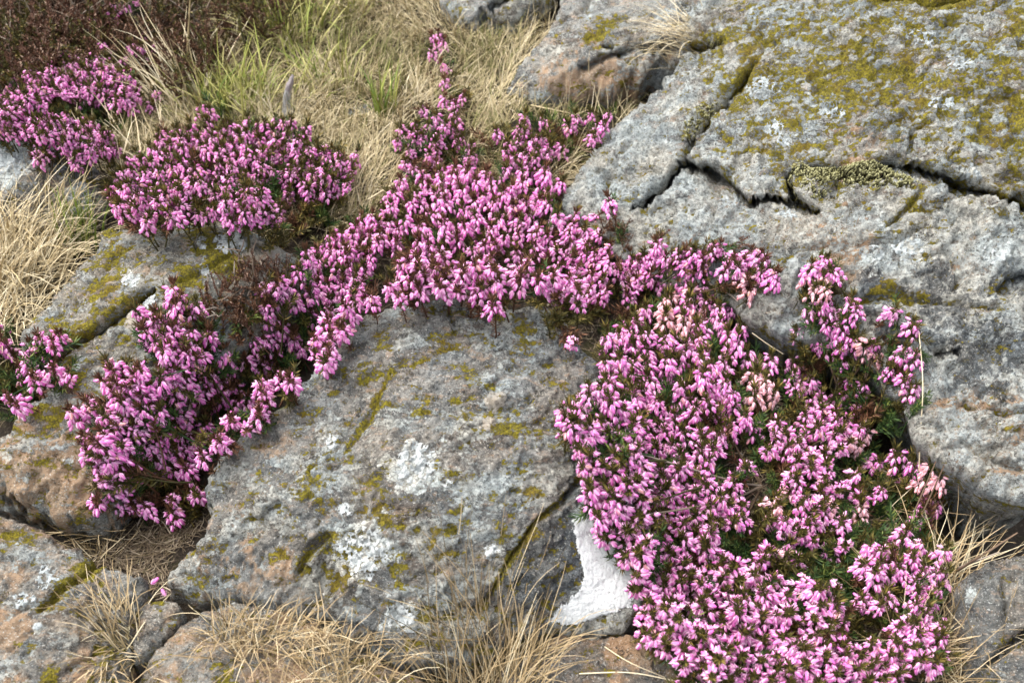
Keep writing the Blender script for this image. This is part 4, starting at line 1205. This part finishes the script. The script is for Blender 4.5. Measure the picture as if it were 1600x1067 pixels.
heather('pink heather bush at the left edge, above the shaded rock with pale lichen', (100, 190),
        [(62, 245, 11), (220, 75, 9), (240, 70, 9), (205, 70, 7), (160, 65, 9), (100, 78, 7), (215, 145, 9), (205, 165, 7), (245, 145, 10), (240, 165, 7), (225, 50, 6), (180, 225, 6), (185, 95, 8), (140, 85, 10), (120, 92, 8), (30, 190, 14)],
        [[(-30, 165), (0, 140), (40, 112), (90, 102), (130, 100), (170, 92), (200, 115), (218, 130), (205, 160), (190, 165), (130, 150), (80, 142), (60, 162), (35, 172), (-30, 185)],
         [(-30, 190), (60, 176), (80, 172), (140, 186), (178, 215), (182, 235), (150, 240), (120, 252), (105, 238), (60, 212), (-30, 212)]],
        [(95, 195, 8), (145, 125, 5)], [(130, 165, 30), (170, 180, 30), (100, 160, 20), (210, 110, 20), (190, 190, 20)], H=0.055, gap=10, scale=0.95, small=True, pink=M_PINK, seed=14, shoot_gap=18, greens=[(M_GREEN, 0.3), (M_OLIVE, 0.6), (M_BROWN, 0.1)])
heather('small pink heather sprig far back in the brown heather near the top edge', (178, 40), [(175, 15, 13), (195, 8, 9), (212, 4, 7), (140, 25, 5), (160, 20, 6)], green=[(180, 30, 14)], H=0.05, gap=11, scale=0.9, small=True, seed=15, shoot_gap=15, branches=2, pink=M_PINK)
heather('tiny lone pink heather clump beside green grass blades', (305, 125), [(305, 108, 10), (300, 118, 7)], green=[(305, 120, 8)], H=0.03, gap=10, scale=0.8, small=True, seed=16, shoot_gap=14, branches=2, pink=M_PINK)
heather('tall leaning pink heather stalk standing up from the dry grass', (722, 190),
        [(682, 61, 15), (675, 78, 11), (695, 64, 10), (695, 101, 4), (689, 128, 10), (702, 125, 7), (709, 155, 14), (727, 148, 8)], green=[(690, 95, 8), (700, 112, 6), (712, 140, 8)], H=0.035, gap=12, scale=0.9, small=True, pink=M_PINK, seed=17, shoot_gap=16, branches=6, stemmat=M_BROWN)
heather('dark pink heather clump in dry grass below the tall leaning stalk', (680, 240),
        [(628, 199, 12), (645, 209, 20), (678, 202, 20), (705, 192, 16), (719, 216, 13), (685, 223, 14), (624, 223, 10), (675, 243, 13), (648, 230, 14), (732, 240, 14), (638, 250, 9), (663, 172, 6)],
        green=[(700, 240, 20), (660, 225, 20)], H=0.045, gap=12.5, small=True, pink=M_PINK, seed=18, shoot_gap=18, branches=5)
heather('dark pink heather clump in front of the undercut slab', (830, 250),
        [(824, 182, 10), (847, 189, 11), (783, 209, 11), (817, 209, 16), (840, 216, 16), (800, 230, 16), (827, 243, 22), (854, 236, 14), (807, 257, 16), (840, 260, 13), (881, 233, 9), (866, 225, 10)],
        green=[(870, 215, 18), (760, 215, 14), (815, 200, 14)], H=0.045, gap=12.5, small=True, pink=M_PINK, seed=19, shoot_gap=18, branches=5)
heather('pink heather clump leaning on the left flank of the huge boulder', (915, 220),
        [(894, 199, 12), (908, 182, 11), (928, 179, 12), (950, 179, 10), (928, 202, 14), (915, 214, 11), (945, 192, 9)], green=[(900, 220, 16), (885, 205, 10)], H=0.04, gap=12, small=True, pink=M_PINK, seed=20, shoot_gap=17, branches=4)
heather('pink heather in the dark crack of the slanting boulder at the left edge', (30, 640),
        [(7, 515, 6), (20, 546, 12), (3, 539, 9), (51, 546, 14), (71, 532, 14), (91, 525, 12), (84, 542, 12), (64, 552, 12), (51, 566, 13), (44, 583, 6), (81, 586, 12), (57, 596, 5), (101, 590, 10), (13, 620, 5), (29, 632, 8), (-20, 550, 16)],
        green=[(20, 590, 24), (40, 610, 20), (10, 640, 18), (60, 575, 16), (-15, 600, 24)], H=0.04, gap=14, scale=0.95, fade=[(101, 592, 14), (7, 520, 10)], stemmat=M_BROWN, seed=21, shoot_gap=18)

dry_heather('dark reddish brown leafless heather in the top left corner', (60, 90), [(20, 20, 40), (90, 30, 50), (40, 80, 45), (100, 70, 40), (130, 20, 40), (10, 110, 30), (60, 120, 24), (150, 55, 24), (-20, 60, 40), (60, -20, 60), (150, -20, 40)], 0.050, 12.5, [M_RUST, M_PURPLE, M_PURPLE, M_OLIVE], 1.2, 31, 40)
dry_heather('rust brown heather mound behind the pink heather, left of the green grass', (270, 95), [(250, 50, 45), (290, 40, 40), (310, 70, 34), (230, 80, 30), (270, 90, 34), (330, 50, 20), (200, 50, 24), (260, 10, 36)], 0.050, 12, [M_RUST, M_RUST, M_OLIVE], 1.1, 32, 14)
dry_heather('dark olive brown heather mound at the top edge behind the grass', (400, 25), [(380, 8, 40), (420, 10, 34), (360, -20, 40), (430, -20, 40), (350, 20, 20)], 0.045, 13, [M_RUST, M_OLIVE, M_RUST], 1.0, 33)
dry_heather('thin brown leafless heather twigs on the tan end of the slanting boulder', (395, 500), [(410, 415, 24), (385, 420, 16), (350, 455, 26), (330, 470, 20), (380, 480, 20), (440, 410, 14), (345, 490, 14)], 0.026, 14, [M_BROWN, M_PURPLE, M_BROWN], 0.62, 34, 10)
dry_heather('reddish brown leafless heather tips in front of the cracks of the huge boulder', (960, 400), [(965, 350, 16), (985, 370, 14), (950, 365, 12), (1040, 365, 12), (1165, 372, 6), (945, 340, 10)], 0.03, 14, [M_BROWN, M_PURPLE], 0.6, 35)

# ------------------------------------------------------------------ grass
def blade_mesh(name, mat, root, az, lean, length, width, curl, tone, seg=5, origin=None, kink=0.0, rng=None):
    """Ribbon blades: root (N,3), azimuth, lean from upright, length, width, extra bend towards the tip."""
    n = len(root); rng = rng or RNG
    V = np.zeros((n, seg + 1, 2, 3)); p = root.astype(float).copy()
    az = az.copy()
    side_tw = rng.normal(0, 0.5, n)
    for k in range(seg + 1):
        t = k / seg
        a = lean + curl * t ** 1.4
        d = np.stack([np.cos(az) * np.sin(a), np.sin(az) * np.sin(a), np.cos(a)], -1)
        s = np.stack([-np.sin(az + side_tw), np.cos(az + side_tw), np.zeros(n)], -1)
        w = width * (1 - t ** 1.7) * 0.5 + 0.00012
        V[:, k, 0] = p + s * w[:, None]; V[:, k, 1] = p - s * w[:, None]
        p = p + d * (length / seg)[:, None]
        az = az + rng.normal(0, 0.06 + kink * 0.8, n)
    idx = np.arange(n * (seg + 1) * 2).reshape(n, seg + 1, 2)
    Q = np.stack([idx[:, :-1, 0], idx[:, :-1, 1], idx[:, 1:, 1], idx[:, 1:, 0]], -1).reshape(-1, 4)
    V = V.reshape(-1, 3)
    if origin is not None:
        V = V - origin
    me = make_mesh(name, V, Q, None, {'tone': np.repeat(tone, (seg + 1) * 2), 'along': np.tile(np.repeat(np.linspace(0, 1, seg + 1), 2), n)})
    me.materials.append(mat)
    return me


def photo_points(polys, density, rng, holes=()):
    out = []
    for pl in polys:
        pl = np.array(pl, float); lo, hi = pl.min(0), pl.max(0)
        n = int(np.prod(hi - lo) * density)
        c = lo + rng.random((n, 2)) * (hi - lo)
        out.append(c[poly_field(c, pl)[0]])
    c = np.concatenate(out)
    for hx, hy, hr in holes:
        c = c[np.hypot(c[:, 0] - hx, c[:, 1] - hy) > hr]
    return c


def on_soil(c, margin=0.002):
    P = hit(c[:, 0], c[:, 1])
    ok = surf(P[:, 0], P[:, 1]) - surf(P[:, 0], P[:, 1], ZS) < margin
    return P[ok]


rng = np.random.default_rng(77)
FIELD = [(150, -40), (700, -60), (760, 40), (850, 40), (870, 30), (800, 140), (860, 175), (1000, 150), (960, 200), (890, 270), (870, 300), (640, 300), (560, 360), (480, 370), (200, 350), (170, 260), (180, 200), (260, 120), (330, 90), (340, 30)]
P = on_soil(photo_points([FIELD], 0.16, rng, [(680, 215, 44), (830, 235, 44), (920, 205, 36), (690, 90, 24), (340, 290, 60), (240, 300, 50), (450, 290, 60)]))
n = len(P)
# the wind and the lie of the turf: neighbouring blades fall the same way
swirl = fbm(P, 11, 2, 0.5, 91) * 7 + fbm(P, 3.5, 2, 0.5, 92) * 5
clump = fbm(P, 14, 3, 0.6, 93)
greenish = fbm(P, 7, 3, 0.6, 95)
tone = np.clip(0.60 + rng.normal(0, 0.20, n) - 0.55 * smooth(greenish, -0.05, 0.35) + 0.25 * clump, 0, 1)
me = blade_mesh('dry_grass', M_FIELD, P - [0, 0, 0.003], swirl + rng.normal(0, 0.95, n), np.clip(rng.normal(1.0, 0.38, n), 0.10, 1.5), rng.uniform(0.018, 0.050, n) * (1 + 0.5 * clump), rng.uniform(0.0005, 0.0012, n),
                np.clip(rng.normal(0.55, 0.4, n), -0.2, 1.1), tone, 5, kink=0.08, rng=rng)
tag(link('dry_grass', me), kind='stuff')
# dead litter lying on the bare soil in the gaps between the stones
LIT = [[(-40, 780), (130, 800), (300, 760), (330, 800), (250, 900), (300, 950), (200, 1067), (190, 950), (60, 810)], [(1180, 500), (1420, 640), (1440, 740), (1470, 840), (1460, 900), (1440, 1067), (1100, 1067), (1000, 900), (900, 540)],
       [(400, 400), (560, 350), (900, 430), (950, 560), (560, 500), (330, 720), (300, 560)], [(600, 980), (900, 1020), (800, 1080), (560, 1070), (600, 1040)], [(-20, 350), (160, 340), (60, 480), (20, 660), (-20, 660)], [(0, 100), (260, 100), (200, 300), (100, 260), (0, 220)]]
P = np.r_[on_soil(photo_points(LIT, 0.030, rng), 0.004), on_soil(photo_points(LIT[:1], 0.07, rng), 0.004)]
n = len(P)
me = blade_mesh('plant_litter', mat_grass('litter', [(0.04, 0.026, 0.016), (0.09, 0.065, 0.04), (0.17, 0.13, 0.085), (0.30, 0.25, 0.18)]), P + [0, 0, 0.001], rng.random(n) * 6.28, np.clip(rng.normal(1.42, 0.14, n), 0.6, 1.62), rng.uniform(0.005, 0.022, n), rng.uniform(0.0004, 0.0009, n),
                rng.normal(0, 0.25, n), np.clip(rng.normal(0.45, 0.28, n), 0, 1), 4, kink=0.15, rng=rng)
tag(link('plant_litter', me), kind='stuff')


# grit and crumbs of stone on the same bare soil
P = on_soil(photo_points(LIT, 0.010, rng), 0.004)
n = len(P); r = rng.uniform(0.0006, 0.0022, n) * (1 + (rng.random(n) < 0.06) * 1.2)
octa = np.array([[1, 0, 0], [0, 1, 0], [-1, 0, 0], [0, -1, 0], [0, 0, 0.7], [0, 0, -0.7]])
V = P[:, None] + octa[None] * r[:, None, None] * rng.uniform(0.6, 1.3, (n, 6, 1)) + [0, 0, 0.0003]
T_ = np.array([[0, 1, 4], [1, 2, 4], [2, 3, 4], [3, 0, 4], [1, 0, 5], [2, 1, 5], [3, 2, 5], [0, 3, 5]])
me = make_mesh('grit', V.reshape(-1, 3), None, (T_[None] + np.arange(n)[:, None, None] * 6).reshape(-1, 3), {'tone': np.repeat(rng.random(n), 6), 'along': np.ones(n * 6)}, False)
me.materials.append(mat_grass('grit', [(0.05, 0.04, 0.03), (0.13, 0.11, 0.09), (0.24, 0.22, 0.19)], 0.95))
tag(link('grit', me), kind='stuff')


def tussock(label, base, n, length, mats, az=None, spread=1.0, lean=(0.15, 0.9), width=0.0006, curl=0.6, radius=0.012, seed=1, singles=36, toneb=0.48, name='grass_tussock', group='grass tufts between the stones', cat='grass tuft', lift=0.0):
    """A tuft: its longest blades are parts of their own, the fine rest is one mesh."""
    rng = np.random.default_rng(seed)
    o = hit(np.array([float(base[0])]), np.array([float(base[1])]))[0] + np.array([0, 0, lift])
    root = bpy.data.objects.new(name, None); COL.objects.link(root); root.location = o
    tag(root, label, cat, group)
    def make(m, lo, hi):
        a = rng.random(m) * 6.28 if az is None else az + rng.normal(0, spread, m)
        r = radius * np.sqrt(rng.random(m)); q = rng.random(m) * 6.28
        P = np.c_[o[0] + r * np.cos(q) + 0.3 * r * np.cos(a), o[1] + r * np.sin(q), np.zeros(m)]
        P[:, 2] = surf(P[:, 0], P[:, 1]) - 0.003 + lift
        P[:, 2] = np.minimum(P[:, 2], o[2] + 0.012)
        ln = rng.uniform(*lean, m)
        return dict(root=P, az=a, lean=ln, length=length * rng.uniform(lo, hi, m), width=width * rng.uniform(0.6, 1.3, m), curl=curl * rng.uniform(-0.3, 2.2, m), tone=np.clip(rng.normal(toneb, 0.26, m), 0, 1))
    d = make(n, 0.3, 0.95)
    fo = link('fine_blades', blade_mesh('fine_blades', mats, **d, seg=6, origin=o, rng=rng, kink=0.10), None, root)
    tag(fo, kind='stuff')
    d = make(singles, 0.75, 1.15)
    for k in range(singles):
        link('blade', blade_mesh('blade', mats, **{kk: v[k:k + 1] for kk, v in d.items()}, seg=7, origin=o, rng=rng, kink=0.07), None, root)
    return root


PI = math.pi
tussock('tall straw-coloured grass tuft rising in front of the broad boulder, at the bottom edge', (745, 1045), 300, 0.105, M_TUFT, az=PI * 0.62, spread=1.0, lean=(0.05, 0.75), curl=0.45, radius=0.030, seed=41, singles=60, toneb=0.5)
tussock('straw grass spilling to the right of the tall tuft over the low brownish rock', (800, 1065), 130, 0.075, M_TUFT, az=PI * 0.25, spread=0.9, lean=(0.2, 1.0), curl=0.5, radius=0.022, seed=42, singles=30)
tussock('low arching yellowish grass tuft at the bottom edge, left of the tall tuft', (545, 1058), 240, 0.058, M_TUFT, spread=2.0, lean=(0.2, 1.2), curl=0.9, radius=0.026, seed=43, singles=40)
tussock('tangled pale brown grass tuft on the low slab under the broad boulder', (378, 1003), 190, 0.044, M_TUFT, lean=(0.2, 1.25), curl=0.8, radius=0.018, seed=44, singles=45)
tussock('short grass strands trailing along the slab edge beside the tangled tuft', (455, 985), 160, 0.045, M_TUFT, az=-0.2, spread=1.3, lean=(0.6, 1.3), curl=0.6, radius=0.022, seed=45, singles=18)
tussock('thin pale grass tuft fanned to the left in the crack beside the corner rock', (192, 985), 110, 0.050, M_TUFT, az=PI * 0.85, spread=0.7, lean=(0.3, 1.2), curl=0.6, radius=0.014, seed=46, singles=30, toneb=0.6)
tussock('dead flattened grass tuft below the slanting boulder foot', (155, 862), 110, 0.045, M_TUFT, az=PI * 0.7, spread=1.3, lean=(0.6, 1.4), curl=0.5, radius=0.015, seed=47, singles=26, toneb=0.55)
tussock('dry grass hanging down the crack at the bottom left', (190, 1045), 120, 0.045, M_TUFT, az=-PI * 0.5, spread=0.9, lean=(0.6, 1.4), curl=0.6, radius=0.016, seed=48, singles=16)
tussock('sprawling dry grass at the right of the pink heather, in the lower right corner', (1465, 1040), 300, 0.085, M_TUFT, az=PI * 0.15, spread=1.1, lean=(0.4, 1.3), curl=0.6, radius=0.034, seed=49, singles=60, toneb=0.55)
tussock('long pale grass blades reaching into the dark hollow under the huge boulder', (1475, 905), 60, 0.075, M_TUFT, az=PI * 0.22, spread=0.7, lean=(0.5, 1.3), curl=0.3, radius=0.03, seed=50, singles=24, toneb=0.8, width=0.0006)
tussock('fine dry grass under the sparse heather in the shade of the huge boulder', (1400, 800), 60, 0.05, M_TUFT, az=-PI * 0.35, spread=1.2, lean=(0.5, 1.4), curl=0.4, radius=0.04, seed=51, singles=24, toneb=0.7, width=0.0008)
tussock('big straw tussock at the left edge beside the slanting boulder', (5, 410), 700, 0.100, M_STRAW, az=0.3, spread=1.0, lean=(0.3, 1.2), curl=0.6, radius=0.05, seed=52, singles=80, toneb=0.6, width=0.0012)
tussock('matted lower straw tussock at the left edge above the pink heather', (15, 485), 420, 0.075, M_STRAW, az=0.1, spread=1.3, lean=(0.5, 1.4), curl=0.6, radius=0.045, seed=53, singles=40, toneb=0.6, width=0.0011)
tussock('straw and green grass tuft before the shaded rock with pale lichen', (60, 350), 130, 0.06, M_STRAW, spread=1.5, lean=(0.2, 1.0), curl=0.7, radius=0.035, seed=54, singles=40, toneb=0.7, width=0.0013)
tussock('short green grass blades against the upper end of the slanting boulder', (128, 385), 60, 0.07, M_GRN, az=0.9, spread=0.9, lean=(0.1, 0.6), curl=0.4, radius=0.018, seed=55, singles=20, toneb=0.3, width=0.0019)
tussock('pale grass tuft hanging from the ledge between the slab and the huge boulder', (1078, 62), 130, 0.085, M_STRAW, az=PI * 0.95, spread=0.5, lean=(0.7, 1.5), curl=0.6, radius=0.02, seed=56, singles=26, toneb=0.6)
tussock('thin dry stems standing before the undercut slab', (930, 178), 60, 0.055, M_STRAW, az=PI * 0.5, spread=1.2, lean=(0.0, 0.9), curl=0.3, radius=0.05, seed=57, singles=20, toneb=0.6)
tussock('upright green grass tuft beside the small flat stone', (600, 182), 24, 0.070, M_GRN, lean=(0.05, 0.6), curl=0.35, radius=0.010, seed=58, singles=22, toneb=0.48, width=0.0024)
for k, (lb, bx, by, nn, ln) in enumerate([('long green and yellow grass behind the dense rounded heather', 385, 175, 220, 0.11), ('green yellow grass tuft left of the pale stick', 345, 165, 150, 0.11), ('tall green grass at the top edge of the field', 460, 60, 170, 0.12), ('loose green tuft right of the pale stick', 500, 130, 110, 0.09),
                                          ('green grass tuft at the top edge beside the brown heather mound', 540, 20, 150, 0.09), ('olive green cushion of fine grass left of the undercut slab', 745, 88, 420, 0.060), ('dull green cushion of fine grass below the tall leaning stalk tip', 635, 130, 260, 0.05), ('small olive tuft in the middle of the dry field', 545, 140, 240, 0.05),
                                          ('low green tuft among dry grass behind the arch of heather', 560, 205, 120, 0.05), ('dark green tuft in the dry field near the top', 555, 90, 180, 0.05)]):
    tussock(lb, (bx, by), int(nn * 0.8), ln * 0.72, M_GRN if k < 5 else M_FIELD, lean=(0.1, 0.95), curl=0.7, radius=0.035 if k < 5 else 0.028, seed=60 + k, singles=20 if k < 5 else 6, toneb=0.66 if k < 5 else 0.33, width=0.0018 if k < 5 else 0.0011, name='grass_tuft', group='green tufts in the dry field')
tussock('bleached grass arching between the two pink bushes at the left', (210, 262), 80, 0.075, M_STRAW, az=PI * 0.75, spread=0.9, lean=(0.4, 1.3), curl=0.6, radius=0.04, seed=71, singles=40, toneb=0.75, width=0.0014)
tussock('long straw blades curving out of the brown heather mound', (300, 170), 60, 0.11, M_STRAW, az=PI * 0.8, spread=0.6, lean=(0.3, 1.0), curl=0.5, radius=0.03, seed=72, singles=30, toneb=0.8, width=0.0016)
tussock('pale dry stems on the brown heather near the top edge', (250, 20), 80, 0.08, M_STRAW, az=PI * 0.8, spread=1.3, lean=(0.3, 1.2), curl=0.4, radius=0.04, seed=73, singles=16, toneb=0.75, lift=0.03)


def stalk(label, pts, r, mat, name='dry_stalk', cat='stalk', tone=0.6):
    """One stem through photograph points with heights over the surface."""
    P = np.array([hit(np.array([float(a)]), np.array([float(c)]), h)[0] for a, c, h in pts])
    C3 = []
    for k in range(len(P) - 1):
        a, b_, c_, d_ = P[max(k - 1, 0)], P[k], P[k + 1], P[min(k + 2, len(P) - 1)]
        for t in np.linspace(0, 1, 5)[: 5 if k == len(P) - 2 else 4]:
            C3.append(0.5 * (2 * b_ + (c_ - a) * t + (2 * a - 5 * b_ + 4 * c_ - d_) * t * t + (3 * b_ - a - 3 * c_ + d_) * t ** 3))
    g = Geo(); g.tube(np.array(C3) - P[0], r, r * 0.45, 5, tone=tone, along=0.6)
    return tag(link(name, g.mesh(name, mat), None, None, P[0]), label, cat)


stalk('long thin upright dry stem against the foot of the huge boulder', [(1436, 735, .004), (1438, 680, .02), (1442, 600, .03), (1436, 520, .02)], 0.0007, M_STRAW, tone=0.8)
stalk('tan upright stem in front of the rust brown heather mound', [(292, 125, .005), (293, 80, .04), (296, 20, .09), (298, -10, .12)], 0.0014, M_STRAW, tone=0.3)
stalk('thin pale stem lying across the low brownish rock at the bottom edge', [(905, 1052, .004), (980, 1050, .006), (1040, 1060, .01), (1110, 1075, .01)], 0.0006, M_STRAW, tone=0.9)
stalk('fine stem arching over the low brownish rock beneath the white crust', [(945, 1010, .006), (985, 1035, .012), (1040, 1058, .01)], 0.0005, M_STRAW, tone=0.8)
stalk('brown twig pointing into the dark hollow at the right', [(1490, 895, .02), (1530, 870, .03), (1590, 832, .04)], 0.0013, M_STEM, 'twig', 'twig', 0.4)
stalk('grey forked twig lying above the brown twig at the hollow', [(1490, 890, .015), (1525, 876, .02), (1562, 862, .025)], 0.0010, M_STEM, 'twig', 'twig', 1.0)
stalk('bleached grey twig lying behind the clump at the foot of the huge boulder', [(1330, 712, .02), (1362, 728, .02), (1398, 742, .02)], 0.0013, M_STEM, 'twig', 'twig', 1.0)
stalk('pale thin stem poking out between the large bush and the dark recess', [(1175, 520, .03), (1200, 538, .03), (1224, 553, .03)], 0.0006, M_STRAW, tone=0.9)
stalk('straw-coloured stem lying in front of the undercut slab', [(830, 165, .01), (865, 172, .012), (895, 178, .01)], 0.0011, M_STRAW, tone=0.5)
stalk('slanting straw stem right of the wide band of heather', [(575, 312, .02), (610, 290, .03), (640, 268, .03)], 0.0008, M_STRAW, tone=0.8)
b = NB('bleached_wood')
al = b.attr('along')
mpw = b.n('ShaderNodeMapping'); b.put(mpw.inputs['Vector'], b.co); mpw.inputs['Scale'].default_value = (1, 1, 0.12)
c = b.mix(b.step(b.noise(420, 6, 0.75, mpw.outputs[0]), 0.34, 0.62), (0.20, 0.195, 0.18), (0.60, 0.60, 0.58))
c = b.mix(b.step(b.m('ADD', al, b.m('MULTIPLY', b.noise(140, 4), 0.3)), 0.80, 0.92), c, (0.27, 0.235, 0.24))
c = b.mix(b.step(b.noise(330, 5, 0.75), 0.56, 0.66, 0, 0.6), c, (0.12, 0.11, 0.09))
b.bump(b.noise(420, 5, 0.7, mpw.outputs[0]), 1.0, 0.006)
M_WOOD = b.color(c, 0.85)
# the pale stick standing in the grass
P0 = hit(np.array([446.0]), np.array([186.0]))[0]
g = Geo(); S = 11; V, al = [], []
for k, z in enumerate(np.linspace(-0.012, 0.046, 14)):
    t = max(0, z) / 0.046
    cx_, cy_ = 0.011 * t ** 1.3 + 0.0006 * math.sin(z * 190), 0.004 * t + 0.001 * math.sin(z * 120)
    r = 0.0044 - 0.0010 * t + (0.0008 if 3 < k < 6 else 0)
    for q in range(S):
        a_ = 2 * PI * q / S
        rr = r * (1 + 0.10 * math.sin(2 * a_ + 1) + 0.10 * math.sin(5 * a_ + z * 40))
        V.append((cx_ + rr * math.cos(a_), cy_ + rr * math.sin(a_), z + (0.005 * math.cos(a_ - 0.5) if k == 13 else 0))); al.append(t)
V.append((0.0112, 0.004, 0.0455)); al.append(1)
n_ = len(V) - 1
g.add(V, [[k * S + q, k * S + (q + 1) % S, (k + 1) * S + (q + 1) % S, (k + 1) * S + q] for k in range(13) for q in range(S)], [[13 * S + q, 13 * S + (q + 1) % S, n_] for q in range(S)], along=al)
tag(link('pale_stick', g.mesh('pale_stick', M_WOOD), None, None, P0), 'short whitish weathered stick standing upright in the grass', 'stick')


# ------------------------------------------------------------------ moss cushions in the cracks
b = NB('moss_shoots')
t = b.attr('along')
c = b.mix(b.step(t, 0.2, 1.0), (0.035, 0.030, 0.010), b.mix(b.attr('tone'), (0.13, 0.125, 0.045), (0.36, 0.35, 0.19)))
M_MOSS = b.color(c, 0.9)


def moss(label, pl, density, height, seed, dark=0.0):
    rng = np.random.default_rng(seed)
    c = photo_points([pl], density, rng)
    pp = np.array(pl, float)
    _, dd, _ = poly_field(c, pp)
    P = hit(c[:, 0], c[:, 1], 0.0)
    dome = height * np.clip(dd / 14, 0, 1) ** 0.6
    o = P.mean(0); g = Geo()
    for p, h in zip(P, dome):
        L = 0.004 * rng.uniform(0.8, 1.3)
        d = np.array([rng.normal(0, 0.35), rng.normal(-0.2, 0.35), 1.0]); u, v, w = frame(d)
        q = p + np.array([0, 0, h - 0.003]); r = 0.0010 * rng.uniform(0.8, 1.25)
        V = [q - w * 0.010, *(q + L * 0.55 * w + r * (u * math.cos(a) + v * math.sin(a)) for a in (0, 1.57, 3.14, 4.71)), q + w * L]
        g.add(np.array(V) - o, [], [[0, 2, 1], [0, 3, 2], [0, 4, 3], [0, 1, 4], [1, 2, 5], [2, 3, 5], [3, 4, 5], [4, 1, 5]], tone=float(np.clip(rng.normal(0.5 - dark, 0.3), 0, 1)), along=[0, .5, .5, .5, .5, 1])
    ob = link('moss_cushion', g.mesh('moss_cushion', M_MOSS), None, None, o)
    tag(ob, label, 'moss', 'moss cushions in the boulder cracks')


moss('long pale green moss cushion filling the wide crack of the huge boulder', [(1232, 262), (1250, 250), (1262, 262), (1310, 262), (1360, 248), (1385, 262), (1440, 285), (1430, 295), (1380, 297), (1310, 292), (1290, 305), (1268, 318), (1245, 305), (1230, 282)], 0.13, 0.006, 81)
moss('small olive moss cushion in the upper left crack of the huge boulder', [(1066, 218), (1070, 190), (1082, 172), (1105, 160), (1128, 158), (1122, 175), (1100, 195), (1082, 218)], 0.13, 0.004, 82, 0.15)
moss('tiny dark moss cushion near the top left rim of the huge boulder', [(1098, 72), (1104, 60), (1122, 54), (1142, 52), (1138, 62), (1120, 72)], 0.16, 0.003, 83, 0.35)


# two bells that dropped from the heather
for k, (fx, fy, lb) in enumerate([(236, 912, 'fallen pink heather bell in the crack, the upper of two'), (259, 931, 'fallen pink heather bell by the small mossy wedge, the lower of two')]):
    P = hit(np.array([float(fx)]), np.array([float(fy)]), 0.002)[0]
    o = link('fallen_bell', BELLS[k], None, None)
    o.matrix_local = pose(P, np.array([0.6 - k, 0.5, 0.25]), 0.4, 0.0068)
    tag(o, lb, 'flower', 'fallen heather bells')
